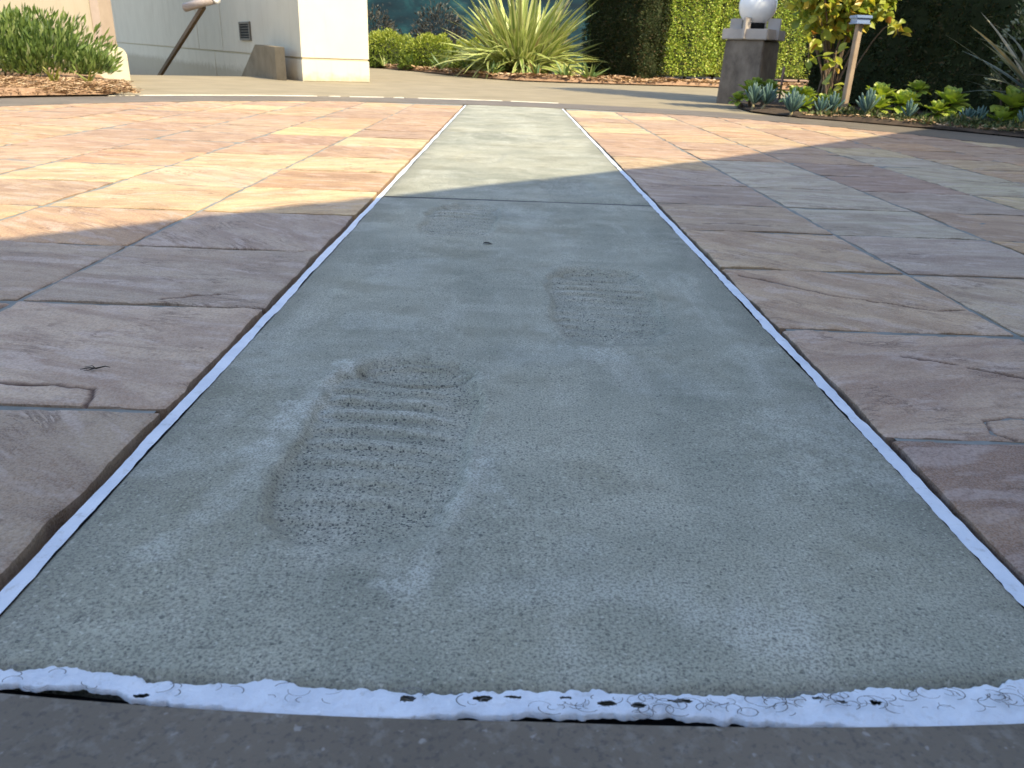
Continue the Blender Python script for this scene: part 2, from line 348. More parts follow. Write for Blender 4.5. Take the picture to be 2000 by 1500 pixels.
def slab(side, c, k):
    """one sandstone paver of the grid: column c out from the strip, row k away from the viewer"""
    global slab_n
    s = 1 if side == 'R' else -1; T = 0.305
    y0 = (0.625 if side == 'R' else 0.632) + k * T; J = 0.0056
    xa = (0.3265 if side == 'R' else 0.3270) + c * T + (0.0045 if c else 0); xb = 0.3225 + (c + 1) * T - 0.001
    ya, yb = y0 + J, y0 + T - J
    # keep only slabs that touch the disc
    cs = [(s * x, y) for x in (xa, xb) for y in (ya, yb)]
    rr = [math.hypot(x - CC.x, y - CC.y) for x, y in cs]
    if min(rr) > RIN - 0.02: return
    near = y0 < 2.3 and c < 4
    seed = slab_n; slab_n += 1
    nx = 112 if (near and c < 2 and y0 < 1.5) else (36 if near else 11); ny = nx
    u = np.linspace(0, 1, nx + 1); v = np.linspace(0, 1, ny + 1); U, W_ = np.meshgrid(u, v)
    X = xa + (xb - xa) * U; Y = ya + (yb - ya) * W_
    eb = np.minimum(np.minimum(X - xa, xb - X), np.minimum(Y - ya, yb - Y))
    wob = 0.0032
    X = X + (fbm(Y * 22, np.full_like(Y, c * 3.3 + k), seed, 3) - 0.5) * 2 * wob * (np.abs(U - 0.5) * 2) ** 4 * np.sign(U - 0.5) * 1.0
    Y = Y + (fbm(X * 22, np.full_like(X, k * 2.7 + c), seed + 5, 3) - 0.5) * 2 * wob * (np.abs(W_ - 0.5) * 2) ** 4 * np.sign(W_ - 0.5)
    # each stone lies a little out of plane; cleft relief in thin terraces
    th = rng.uniform(-0.5, 0.9); ct, st = math.cos(th), math.sin(th)
    a, b = (X * ct + Y * st), (-X * st + Y * ct)
    nse = fbm(a * 7, b * 24, seed, 5); q = nse * 7; fl = np.floor(q); fr = q - fl
    Z = (fl + np.clip((fr - 0.90) / 0.10, 0, 1)) / 7 * 0.0062 + (fbm(a * 30, b * 60, seed + 2, 3) - 0.5) * 0.0008
    Z = Z - Z.mean() + rng.uniform(0.0004, 0.0014) + (0.0012 if side == 'L' and c == 0 else 0) + (U - 0.5) * rng.uniform(-0.0012, 0.0012) + (W_ - 0.5) * rng.uniform(-0.0012, 0.0012)
    Z = Z - 0.0016 * np.clip(1 - eb / 0.003, 0, 1) ** 2
    SX = s * X
    crack_shade = np.zeros_like(Z)
    for line in CRACK.get((side, c, k), []):
        P = np.array(line); d = np.full(Z.shape, 9.0)
        for (ax, ay), (bx, by) in zip(P[:-1], P[1:]):
            t = np.clip(((SX - ax) * (bx - ax) + (Y - ay) * (by - ay)) / ((bx - ax) ** 2 + (by - ay) ** 2), 0, 1)
            jit = (vn(SX * 60, Y * 60, 3) - 0.5) * 0.006
            d = np.minimum(d, np.hypot(SX - ax - t * (bx - ax), Y + jit - ay - t * (by - ay)))
        cm = np.clip(1 - d / (0.0022 + 0.003 * vn(SX * 25, Y * 25, 9)), 0, 1); Z = Z - 0.0035 * cm; crack_shade = np.maximum(crack_shade, np.clip(cm * 1.6, 0, 1))
    # trim to the disc
    dx, dy = SX - CC.x, Y - CC.y; r = np.hypot(dx, dy); f = np.where(r > RIN - 0.004, (RIN - 0.004) / r, 1)
    SX = CC.x + dx * f; Y = CC.y + dy * f
    cxy = (s * (xa + xb) / 2, (ya + yb) / 2)
    V = np.c_[(SX - cxy[0]).ravel(), (Y - cxy[1]).ravel(), Z.ravel()]
    I = np.arange((nx + 1) * (ny + 1)).reshape(ny + 1, nx + 1)
    Q = np.c_[I[:-1, :-1].ravel(), I[:-1, 1:].ravel(), I[1:, 1:].ravel(), I[1:, :-1].ravel()]
    if s < 0: Q = Q[:, ::-1]
    # drop collapsed faces
    A = V[Q]; area = np.abs((A[:, 2, 0] - A[:, 0, 0]) * (A[:, 3, 1] - A[:, 1, 1]) - (A[:, 3, 0] - A[:, 1, 0]) * (A[:, 2, 1] - A[:, 0, 1]))
    full = (xb - xa) * (yb - ya) / nx / ny; Q = Q[area > full * 0.05]
    if len(Q) < nx * ny * 0.02 or len(Q) == 0: return
    # skirt; dirt and the shade of the gap are put into its colour
    bl = list(I[0, :]) + list(I[1:, -1]) + list(I[-1, -2::-1]) + list(I[-2:0:-1, 0])
    k0 = len(V); tp = V[bl].copy(); sk = tp.copy(); sk[:, 2] = -0.018; V = np.r_[V, tp, sk]; m_ = len(bl)
    S = np.array([(k0 + i, k0 + m_ + i, k0 + m_ + (i + 1) % m_, k0 + (i + 1) % m_) for i in range(m_)])
    if s < 0: S = S[:, ::-1]
    Q = np.r_[Q, S]; cr = np.r_[crack_shade.ravel(), np.full(m_, 0.12), np.full(m_, 0.55)]
    o = mk_np('paving_slab', V, Q, SLAB, patio, smooth=near, loc=(cxy[0], cxy[1], 0), attrs={'crack_shade': cr})
    t = SPECIAL.get((side, c, k)) or (CREAMT if random.random() < 0.14 else random.choice(TINTS))
    j = rng.uniform(0.93, 1.07); o.color = (t[0] * j * 1.02, t[1] * j * 0.97, t[2] * j * 0.74, 1)
for side in 'LR':
    for c in range(0, 8):
        for k in range(-1, 15): slab(side, c, k)

# ------------------------------------------------------------------ concrete strip with boot prints
PRINTS = [(-0.122, 0.608, 0.172, 0.076, 0.03, 1.0), (0.112, 1.030, 0.170, 0.076, 0.02, 0.8), (-0.115, 1.565, 0.155, 0.074, 0.05, 0.75),
          (0.128, 2.03, 0.15, 0.072, -0.1, 0.5), (-0.11, 2.60, 0.15, 0.072, 0.1, 0.35), (0.12, 3.15, 0.15, 0.072, -0.1, 0.3), (-0.11, 3.75, 0.15, 0.07, 0.1, 0.3), (0.12, 4.35, 0.15, 0.07, -0.1, 0.3)]
def strip_field(X, Y, near):
    Z = (fbm(X * 5, Y * 5, 4, 3) - 0.5) * 0.003
    wear_shade = np.zeros_like(X); milk_light = np.zeros_like(X); lines = np.zeros_like(X)
    for (px, py, hl, hw, tilt, dep) in PRINTS:
        dx, dy = X - px, Y - py; t = dy * math.cos(tilt) + dx * math.sin(tilt); l = dx * math.cos(tilt) - dy * math.sin(tilt)
        tn = t / hl; waist = hw * (1.0 - 0.10 * np.exp(-((tn + 0.15) / 0.3) ** 2))
        e = (np.abs(tn) ** 2.6 + np.abs(l / waist) ** 3.0) ** (1 / 2.7) + (fbm(X * 26, Y * 26, 8, 4) - 0.5) * 0.24
        ins = 1 / (1 + np.exp((e - 1.0) / 0.035))
        bow = t + 0.10 * l * l / hw + 0.06 * l * math.copysign(1, tilt)
        ph = (bow / 0.0295) % 1.0
        rib = np.clip((0.27 - np.abs(ph - 0.5)) / 0.13, 0, 1); rib = rib * rib * (3 - 2 * rib)
        rmask = np.clip(1 - (np.abs(l) / (hw * 0.92)) ** 6, 0, 1) * np.clip((0.64 - tn) * 14, 0, 1) * np.clip((tn + 0.86) * 10, 0, 1)
        worn = 0.22 + 0.78 * np.clip((fbm(X * 13 + 4, Y * 9, 12, 2) - 0.34) * 3, 0, 1)
        worn = worn * (0.45 + 0.55 * np.clip((tn + 0.1) * 2.5, 0, 1)) if py < 0.8 else worn
        sc = dep
        Z = Z + sc * ins * (-0.0068 + 0.0075 * rib * rmask * worn)
        # toe bump step
        rho = np.sqrt(((t - hl * 0.84) / 0.026) ** 2 + ((l - 0.006) / 0.054) ** 2) + (fbm(X * 40, Y * 40, 15, 3) - 0.5) * 0.15
        arcw = np.exp(-((rho - 1) / 0.13) ** 2) * np.where(t < hl * 0.84, 1.0, 0.45); lines = np.maximum(lines, dep * arcw); Z = Z - sc * 0.005 * arcw
        rim = np.exp(-((e - 0.99) / 0.05) ** 2) * np.clip((fbm(X * 11, Y * 11, 17, 3) - 0.34) * 4, 0, 1) * np.where(tn < -0.55, 1.0, 0.45); lines = np.maximum(lines, dep * rim * 0.8)
        groove = np.exp(-((ph - 0.10) / 0.07) ** 2) * rmask * worn * ins; lines = np.maximum(lines, dep * groove * 0.65)  # dark groove lines paint the shade beside each rib
        toe = np.exp(-(((t - hl * 0.84) / 0.020) ** 2 + ((l - 0.008) / 0.052) ** 2)); Z = Z - sc * 0.004 * np.clip((toe - 0.38) * 12, 0, 1) * ins
        Z = Z + sc * 0.0012 * np.exp(-((e - 1.12) / 0.09) ** 2)
        w_ = ins * (1 - 0.85 * rib * rmask * worn) * (0.55 + 0.45 * fbm(X * 20, Y * 20, 2, 2)); wear_shade = np.maximum(wear_shade, w_ * (0.35 + 0.65 * dep))  # print recesses: bared aggregate, with painted shade in the same mask
        halo = np.exp(-np.clip(e - 1, 0, 9) / 0.35) * (1 - ins); wear_shade = np.maximum(wear_shade, 0.30 * halo * (fbm(X * 8, Y * 8, 3, 2)) * dep)
        milk_light = np.maximum(milk_light, ins * rib * rmask * worn * 0.75 * dep)  # rib tops paled: laitance plus light painted onto the ridges
    # milky laitance smears beside the first print and wider cloudy ones
    def smear(ax, ay, bx, by, wd, sd_):
        t = np.clip(((X - ax) * (bx - ax) + (Y - ay) * (by - ay)) / ((bx - ax) ** 2 + (by - ay) ** 2), 0, 1)
        d = np.hypot(X - ax - t * (bx - ax), Y - ay - t * (by - ay)); n_ = fbm(X * 30, Y * 30, sd_, 4)
        n2_ = fbm(X * 85, Y * 50, sd_ + 3, 4); return np.clip((1.3 - d / wd - (n_ - 0.5) * 4.0 - (n2_ - 0.5) * 3.5) * 0.6, 0, 1)
    milk_light = np.maximum(milk_light, 0.75 * smear(-0.215, 0.56, -0.19, 0.76, 0.010, 21))
    milk_light = np.maximum(milk_light, 0.75 * smear(-0.225, 0.57, -0.20, 0.65, 0.018, 22))
    milk_light = np.maximum(milk_light, 0.7 * smear(-0.075, 0.40, -0.035, 0.56, 0.016, 23))
    milk_light = np.maximum(milk_light, 0.45 * smear(-0.245, 0.43, -0.215, 0.55, 0.012, 24))
    milk_light = np.maximum(milk_light, 0.6 * smear(0.05, 0.83, 0.14, 0.80, 0.014, 25))
    milk_light = np.maximum(milk_light, 0.32 * np.clip((fbm(X * 9, Y * 11, 31, 6) - 0.555) * 9, 0, 1))
    edge = np.clip(1 - (0.311 - np.abs(X)) / (0.035 + 0.05 * fbm(Y * 6, X * 6, 5, 3)), 0, 1) ** 1.2 * (0.35 + fbm(X * 25, Y * 25, 6, 3))
    edge = np.clip(np.maximum(edge, lines), 0, 1)
    return Z, wear_shade, milk_light, edge
path = thing('concrete_path', (0, 0, 0), 'grey concrete strip with ribbed boot prints', 'path'); del path['category']; tag(path, kind='structure')
def ring_y(x, r, s=-1): return CC.y + s * np.sqrt(r * r - (x - CC.x) ** 2)
def panel(y0, y1, step, first=False, last=False):
    xs = np.linspace(-0.3085, 0.3065, int(0.615 / step) + 1); ny = int((y1 - y0) / step * (1 if step < 0.006 else 0.6)) + 1
    ts = np.linspace(0, 1, ny); XX, TT = np.meshgrid(xs, ts)
    lo = ring_y(xs, RIN - 0.0050 + (fbm(xs * 40, xs * 0, 2, 3) - 0.5) * 0.003) if first else np.full_like(xs, y0)
    hi = ring_y(xs, RIN - 0.006, 1) if last else np.full_like(xs, y1)
    if not first: lo = lo + (fbm(xs * 20, xs * 0, 4, 3) - 0.5) * 0.003
    YY = lo[None, :] * (1 - TT) + hi[None, :] * TT
    XX = XX + np.where(np.abs(XX) > 0.304, (fbm(YY * 18, XX * 3, 7, 3) - 0.5) * 0.004, 0)
    Z, wear_shade, milk_light, edge = strip_field(XX, YY, first)
    if first:
        dn = YY - lo[None, :]; edge = np.maximum(edge, np.clip(1 - dn / (0.007 + 0.012 * fbm(XX * 30, YY * 30, 9, 3)), 0, 1) * 0.75); Z = Z - 0.003 * np.clip(1 - dn / 0.008, 0, 1) ** 2
    dj = np.minimum(YY - lo[None, :], hi[None, :] - YY)
    if not first: edge = np.maximum(edge, 0.4 * np.clip(1 - dj / 0.02, 0, 1))
    Z = Z - 0.004 * np.clip(1 - dj / 0.008, 0, 1) ** 2 - 0.003 * np.clip(1 - (0.309 - np.abs(XX)) / 0.008, 0, 1) ** 2
    V = np.c_[XX.ravel(), YY.ravel(), Z.ravel()]; ny, nx = XX.shape
    I = np.arange(nx * ny).reshape(ny, nx); Q = np.c_[I[:-1, :-1].ravel(), I[:-1, 1:].ravel(), I[1:, 1:].ravel(), I[1:, :-1].ravel()]
    bl = list(I[0, :]) + list(I[1:, -1]) + list(I[-1, -2::-1]) + list(I[-2:0:-1, 0]); k0 = len(V); tp = V[bl].copy(); sk = tp.copy(); sk[:, 2] = -0.02; V = np.r_[V, tp, sk]; m_ = len(bl)
    S = np.array([(k0 + i, k0 + m_ + i, k0 + m_ + (i + 1) % m_, k0 + (i + 1) % m_) for i in range(m_)]); Q = np.r_[Q, S]; z = np.zeros(2 * m_)
    return mk_np('panel', V, Q, CONC, path, True, attrs={'wear_shade': np.r_[wear_shade.ravel(), z], 'milk_light': np.r_[milk_light.ravel(), z], 'edge': np.r_[edge.ravel(), z + 1]})
panel(0.31, 1.7950, 0.0024, first=True); panel(1.8095, 3.414, 0.008); panel(3.432, 5.36, 0.010, last=True)
mk('joint_filler', [(-0.306, 1.794, -0.0016), (0.306, 1.794, -0.0016), (0.306, 1.8105, -0.0016), (-0.306, 1.8105, -0.0016)], [(0, 1, 2, 3)], GAP, path)
mk('joint_filler', [(-0.306, 3.413, -0.002), (0.306, 3.413, -0.002), (0.306, 3.433, -0.002), (-0.306, 3.433, -0.002)], [(0, 1, 2, 3)], MORT, path)
# black bed under strip joints and sealant
bed = []
mk('joint_bed', [(-0.334, 0.25, -0.0195), (0.334, 0.25, -0.0195), (0.334, 5.46, -0.0195), (-0.334, 5.46, -0.0195)], [(0, 1, 2, 3)], GAP, path)

def sealant_line(s):
    ys = np.r_[np.arange(0.335, 1.2, 0.0025), np.arange(1.2, 5.34, 0.006)]; n_ = len(ys)
    xi = 0.3080 + (fbm(ys * 9, ys * 0, 40 + s, 4) - 0.5) * 0.006 + (fbm(ys * 90, ys * 0, 44 + s, 2) - 0.5) * (0.0016 + 0.0022 * (s > 0))
    xo = 0.3205 + (fbm(ys * 12, ys * 0, 50 + s, 4) - 0.5) * 0.006 + (fbm(ys * 90, ys * 0, 47 + s, 2) - 0.5) * 0.0016 - (0.0010 if s < 0 else 0.0)
    rows = []
    for f, z in ((0, -0.0010), (0.33, -0.0008), (0.66, -0.0008), (1, -0.0012)):
        rows.append(np.c_[s * (xi + (xo - xi) * f), ys, np.full(n_, z) + (fbm(ys * 30, ys * 0 + f * 9, 55, 3) - 0.5) * 0.0003])
    V = np.concatenate(rows); k = len(rows); I = np.arange(k * n_).reshape(k, n_)
    Q = np.c_[I[:-1, :-1].ravel(), I[1:, :-1].ravel(), I[1:, 1:].ravel(), I[:-1, 1:].ravel()]
    if s > 0: pass
    else: Q = Q[:, ::-1]
    o = mk_np('sealant_line', V, Q, SEAL, path, False); o['label'] = 'white sealant bead along the ' + ('right' if s > 0 else 'left') + ' edge of the concrete strip'
sealant_line(-1); sealant_line(1)

def sealant_arc(r_mid, a0, a1, width, seed, name, label, parent, holes=(), lump=1.0, step=0.0010, zoff=0.0, smat=None):
    """bead along an arc about the patio centre; angles from the -y direction (near side) counter-clockwise"""
    n_ = max(8, int(abs(a1 - a0) * r_mid / step)); A = np.linspace(a0, a1, n_); s_ = A * r_mid
    wi = width * (0.5 + lump * (0.7 * (fbm(s_ * 22, s_ * 0, seed, 3) - 0.5) + 0.45 * (fbm(s_ * 90, s_ * 0, seed + 1, 4) - 0.5) + 0.28 * (fbm(s_ * 260, s_ * 0, seed + 11, 3) - 0.5)))
    wo = width * (0.55 + lump * (1.3 * (fbm(s_ * 13, s_ * 0, seed + 2, 3) - 0.5) + 0.3 * (fbm(s_ * 110, s_ * 0, seed + 3, 4) - 0.5) + 0.18 * (fbm(s_ * 260, s_ * 0, seed + 12, 3) - 0.5)))
    if step < 0.005: gx = np.clip((CC.x + r_mid * np.sin(A)) / 0.25, 0, 1); wo = wo + 0.0105 * gx; wi = wi - 0.002 * gx
    m_ = 25; F_ = np.linspace(0, 1, m_); rows = []
    for f in F_:
        r = (r_mid - wi) * (1 - f) + (r_mid + wo) * f
        dome = 0.0010 * (1 - abs(2 * f - 1) ** 8) - 0.0012 + (fbm(s_ * 70, s_ * 0 + f * 2.6, seed + 6, 4) - 0.5) * 0.0020 * lump + (fbm(s_ * 330, s_ * 0 + f * 9, seed + 8, 3) - 0.5) * 0.0008 * lump + zoff
        rows.append(np.c_[CC.x + r * np.sin(A), CC.y - r * np.cos(A), dome - (0.0035 if f == 0 else 0.0025 if f == 1 else 0)])
    V = np.concatenate(rows); I = np.arange(m_ * n_).reshape(m_, n_)
    Q = np.c_[I[:-1, :-1].ravel(), I[1:, :-1].ravel(), I[1:, 1:].ravel(), I[:-1, 1:].ravel()]
    if len(holes):
        c = V[Q].mean(1); keep = np.ones(len(Q), bool)
        for hx, hy, ha, hb in holes:
            e = ((c[:, 0] - hx) / ha) ** 2 + ((c[:, 1] - hy) / hb) ** 2 + (vn(c[:, 0] * 500, c[:, 1] * 500, 5) - 0.5) * 0.9
            keep &= e > 1
        Q = Q[keep]
    o = mk_np(name, V, Q, smat or SEAL, parent, True); o['label'] = label; return o
ynear = lambda x, r=RIN: float(CC.y - math.sqrt(r * r - (x - CC.x) ** 2))
holes = [(x, ynear(x) + dy - 0.003, a, b) for x, dy, a, b in ((-0.066, 0.003, 0.0042, 0.0022), (-0.028, 0.0045, 0.0050, 0.0018), (-0.012, 0.006, 0.004, 0.0010), (0.036, 0.002, 0.0042, 0.0020), (0.052, 0.0005, 0.004, 0.0018),
         (0.015, 0.006, 0.004, 0.0007), (0.178, -0.001, 0.003, 0.0015), (0.16, 0.001, 0.003, 0.001), (0.148, 0.003, 0.003, 0.0009), (-0.20, -0.004, 0.004, 0.0012), (0.075, 0.004, 0.006, 0.0012))]
sealant_arc(RIN + 0.0015, -0.15, 0.165, 0.0150, 71, 'sealant_bead', 'thick lumpy white sealant bead across the near end of the strip', path, holes, 1.0)
# dark joint behind the bead
n_ = 120; A = np.linspace(-0.2, 0.2, n_)
Vj = np.r_[np.c_[CC.x + (RIN - 0.03) * np.sin(A), CC.y - (RIN - 0.03) * np.cos(A), np.full(n_, -0.0165)], np.c_[CC.x + (RIN + 0.02) * np.sin(A), CC.y - (RIN + 0.02) * np.cos(A), np.full(n_, -0.0165)]]
mk_np('joint_bed', Vj, np.array([(i, n_ + i, n_ + i + 1, i + 1) for i in range(n_ - 1)]), GAP, path)
# hair-like scratches on the bead
V, F = [], []
for i in range(150):
    x = float(rng.uniform(-0.27, 0.27)); x = x if rng.random() < 0.35 else abs(x); y = ynear(x) + float(rng.uniform(-0.008, 0.004)) - 0.006 * min(1, max(0, x / 0.25)); r = float(rng.uniform(0.0015, 0.0055)); a0 = float(rng.uniform(0, 6.3)); da = float(rng.uniform(1.2, 3.6)); wd = float(rng.uniform(0.00012, 0.00026))
    k = len(V); N_ = 10
    for j in range(N_):
        a = a0 + da * j / (N_ - 1)
        for q in (-wd, wd): V.append((x + (r + q) * math.cos(a) * 1.3, y + (r + q) * math.sin(a) * 0.8, 0.0024))
    for j in range(N_ - 1): F.append((k + 2 * j, k + 2 * j + 1, k + 2 * j + 3, k + 2 * j + 2))
HAIR = mat_plain('dark_scratch', (0.10, 0.105, 0.11), (0.2, 0.2, 0.21), 90, 0.7, 0.0)
o = mk('scratches', V, F, HAIR, path); o['kind'] = 'stuff'
sealant_arc(ROUT + 0.01, math.pi - 0.12, math.pi + 0.86, 0.055, 81, 'sealant_arc', 'white sealant line between the ring and the pavement', ring, [(float(CC.x + 3.11 * math.sin(a)), float(CC.y - 3.11 * math.cos(a)), b, 0.05) for a, b in ((math.pi + 0.42, 0.05), (math.pi + 0.37, 0.035), (math.pi + 0.27, 0.04), (math.pi + 0.22, 0.05), (math.pi - 0.0, 0.03))], 0.45, 0.02, 0.004, mat_plain('old_sealant', (0.42, 0.39, 0.31), (0.60, 0.57, 0.47), 9, 0.8))

# ------------------------------------------------------------------ the building whose eave shades the court (behind the viewer)
LD = Vector((0.684, 0.729, 0)).normalized(); LN = Vector((LD.y, -LD.x, 0)); H = 4.2
eave = Vector((0.309, 2.392, 0)) + Vector((SUN_H.x, SUN_H.y, 0)) * (H / math.tan(SUN_EL)) + Zv * H
bld = thing('cream_building', (eave + LN * 0.7 - Zv * H), 'cream building behind the viewer whose flat eave shades the near patio', 'building')
rzb = math.atan2(LD.y, LD.x)
box('wall', (LN * 3.0 + Zv * 1.95), (30, 5.8, 3.9), CREAM, bld, rzb)
bend = Vector((0.60, 2.685, 0)) + Vector((SUN_H.x, SUN_H.y, 0)) * (H / math.tan(SUN_EL)); d1 = Vector((0.712, 0.702, 0)); d2 = Vector((0.661, 0.750, 0))
prism('roof', [tuple(p - Vector(bld.location) + Zv * (H - 0.3)) for p in (bend - d1 * 15, bend, bend + d2 * 15, bend + d2 * 15 + LN * 6.5, bend - d1 * 15 + LN * 6.5)], (0, 0, 0.3), LOWC, bld)
GLASS = mat_plain('dark_glass', (0.02, 0.025, 0.03), (0.03, 0.035, 0.04), 2, 0.08, 0.0, spec=0.5)
for i in range(-5, 6):
    wdw = box('window', (LD * (i * 2.6) + LN * 0.09 + Zv * 1.55), (1.3, 0.08, 1.5), BROWN, bld, rzb)
    box('pane', tuple(-LN * 0.03), (1.16, 0.05, 1.36), GLASS, wdw, rzb)

# ------------------------------------------------------------------ stair wall with pillar end
sw = thing('stair_wall', C0, 'tall cream rendered wall ending in a sunlit pillar beside the sunken stair', 'wall')
FT = 0.70
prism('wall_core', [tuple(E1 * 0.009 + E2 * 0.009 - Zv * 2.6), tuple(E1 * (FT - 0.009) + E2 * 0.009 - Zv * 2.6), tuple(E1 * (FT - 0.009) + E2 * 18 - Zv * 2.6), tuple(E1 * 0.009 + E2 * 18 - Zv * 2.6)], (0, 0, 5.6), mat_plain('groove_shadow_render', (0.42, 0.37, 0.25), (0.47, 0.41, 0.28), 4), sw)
zg = lambda t: 0.205 + 0.0036 * t
def side_panel(t0, t1, low):
    g_ = 0.011; t0 += 0.0 if t0 < 0.1 else 0.012; t1 -= 0.012
    if low: pts = [E2 * (t0 + g_ / 2) - Zv * 2.6, E2 * (t1 - g_ / 2) - Zv * 2.6, E2 * (t1 - g_ / 2) + Zv * (zg(t1) - g_), E2 * (t0 + g_ / 2) + Zv * (zg(t0) - g_)]
    else: pts = [E2 * (t0 + g_ / 2) + Zv * (zg(t0) + g_), E2 * (t1 - g_ / 2) + Zv * (zg(t1) + g_), E2 * (t1 - g_ / 2) + Zv * 3, E2 * (t0 + g_ / 2) + Zv * 3]
    prism('wall_panel', [tuple(p) for p in pts], tuple(E1 * 0.010), CREAM, sw)
tu = [-0.0055, 3.19, 4.64, 13.2, 18]; tl = [-0.0055, 3.7, 18]
for a, b in zip(tu[:-1], tu[1:]): side_panel(a, b, False)
for a, b in zip(tl[:-1], tl[1:]): side_panel(a, b, True)
for zlo, zhi in ((0, zg(0) - 0.010), (zg(0) + 0.010, 3.0)):   # pillar front
    prism('wall_panel', [tuple(E1 * 0.0101 + Zv * zlo), tuple(E1 * FT + Zv * zlo), tuple(E1 * FT + Zv * zhi), tuple(E1 * 0.0101 + Zv * zhi)], tuple(E2 * 0.010), CREAM, sw)
# vent
vc = C0 * 0 + E2 * 2.0 + Zv * 0.455
DKF = mat_plain('dark_frame', (0.10, 0.085, 0.06), (0.13, 0.11, 0.08), 10, 0.6); BLK = mat_plain('black_void', (0.006, 0.006, 0.006), (0.01, 0.01, 0.01), 10, 0.8)
vrz = math.atan2(E2.y, E2.x)
vent = box('vent', vc - E1 * 0.003, (0.42, 0.012, 0.165), BLK, sw, vrz)
for sx, sz, lx, lz in ((0, 0.088, 0.47, 0.022), (0, -0.088, 0.47, 0.022), (0.215, 0, 0.04, 0.154), (-0.215, 0, 0.04, 0.154)):
    box('vent_frame', E2 * sx - E1 * 0.006 + Zv * sz, (lx, 0.02, lz), DKF, vent, vrz)
for i in range(5): box('louver', -E1 * 0.009 + Zv * (-0.058 + i * 0.029), (0.38, 0.012, 0.006), DKF, vent, vrz)

# low cheek wall beside the pillar
ck = [E2 * 0.24 - Zv * 0.004, E2 * 0.24 + Zv * 0.30, E2 * 0.95 + Zv * 0.315, E2 * 1.75 - Zv * 0.08, E2 * 4.6 - Zv * 2.4, E2 * 4.3 - Zv * 2.55, E2 * 1.0 - Zv * 0.30]
ckw = prism('stair_cheek_wall', [tuple(C0 + p - E1 * 0.19) for p in ck], tuple(E1 * 0.06 - E2 * 0.14), mat_plain('shade_dark_cheek', (0.17, 0.135, 0.085), (0.25, 0.205, 0.135), 5, 0.9, 0.2, 90, stain=(0.12, 0.095, 0.06)), bevel=0.004)  # brown darkened to carry shade; near end cut oblique to avoid the sun
tag(ckw, 'low sloped concrete cheek wall against the pillar at the stair head', 'low wall')
# opposite low wall by the shrub
lw0 = Vector((-3.02, 6.62, 0))
lw = prism('stair_end_wall', [tuple(lw0 + p) for p in ((-E1 * 0.02 - Zv * 0.004), (-E1 * 0.02 + Zv * 0.21), (-E1 * 0.045 + Zv * 0.245), (-E1 * 0.09 + Zv * 0.262), (-E1 * 0.34 + Zv * 0.262), (-E1 * 0.34 - Zv * 0.004))], tuple(E2 * 1.72), LOWC, bevel=0.006)
tag(lw, 'low rounded cream end wall half hidden by the leafy shrub', 'low wall')
# stairwell
st = thing('sunken_stair', P1, 'concrete steps going down beside the cream wall', 'stairs')
ed = (Q2 - P1); W3 = ed.length; eu = ed.normalized(); ev = E2
for i in range(10):
    z1 = -0.03 - 0.17 * i
    stp = prism('step', [tuple(ev * (0.3 * i)), tuple(ev * (0.3 * i) + ed), tuple(ev * (0.3 * (i + 1)) + ed), tuple(ev * (0.3 * (i + 1)))], (0, 0, -0.5), PAVE, st)
    stp.location.z = z1 - 0.16
ldg = prism('landing', [tuple(ev * 3.0), tuple(ev * 3.0 + ed), tuple(ev * 14 + ed), tuple(ev * 14)], (0, 0, -0.3), PAVE, st); ldg.location.z = -1.9
prism('side_wall', [tuple(-eu * 0.2 + Zv * -0.031), tuple(-eu * 0.2 + ev * 14 - Zv * 0.031), tuple(-eu * 0.2 + ev * 14 - Zv * 2.4), tuple(-eu * 0.2 - Zv * 2.4)], tuple(eu * 0.199), LOWC, st)
# handrail
hr = thing('stair_handrail', (-3.26, 9.0, -0.2), 'brown metal handrail sloping down into the stair with a perforated tube end', 'handrail')
A = Vector((-3.255, 9.0, 0.66)); Bq = Vector((-4.66, 11.0, -0.12)); hd = (Bq - A).normalized(); o0 = Vector(hr.location)
def bar(name, p, q, wd, ht, mat, parent, off):
    d = (q - p).normalized(); sx = d.cross(Zv).normalized(); uz = sx.cross(d)
    return prism(name, [tuple(p - off + sx * a + uz * b) for a, b in ((-wd / 2, -ht / 2), (wd / 2, -ht / 2), (wd / 2, ht / 2), (-wd / 2, ht / 2))], tuple(q - p), mat, parent)
bar('rail_bar', A, A + hd * 4.6, 0.038, 0.045, BROWN, hr, o0)
STEEL = mat_plain('perforated_steel', (0.30, 0.25, 0.22), (0.42, 0.36, 0.32), 60, 0.45, 0.8, 140, 0.5); WHT = mat_plain('white_cap', (0.8, 0.8, 0.78), (0.85, 0.85, 0.83), 5, 0.5)
tA, tB = Vector((-3.47, 9.05, 0.645)), Vector((-3.09, 8.9, 0.73)); te = tB + (tB - tA) * 0.06
t_ = tube('tube_end', [tA - o0, tB - o0], 0.042, STEEL, hr, 14); tube('end_cap', [tB - o0, te - o0], 0.046, WHT, t_, 14)

# cream wall behind the shrub
cw = thing('garden_wall', (-7, 9.2, 0), 'bright cream garden wall behind the leafy shrub', 'wall')
box('wall_face', (0.06, 0.2, 1.5), (4.78, 0.4, 3.06), CREAM, cw); box('shaded_return', (2.50, 0.16, 1.5), (0.09, 0.30, 3.06), PINK, cw)  # tan strip carries the shade of the wall's return in its colour

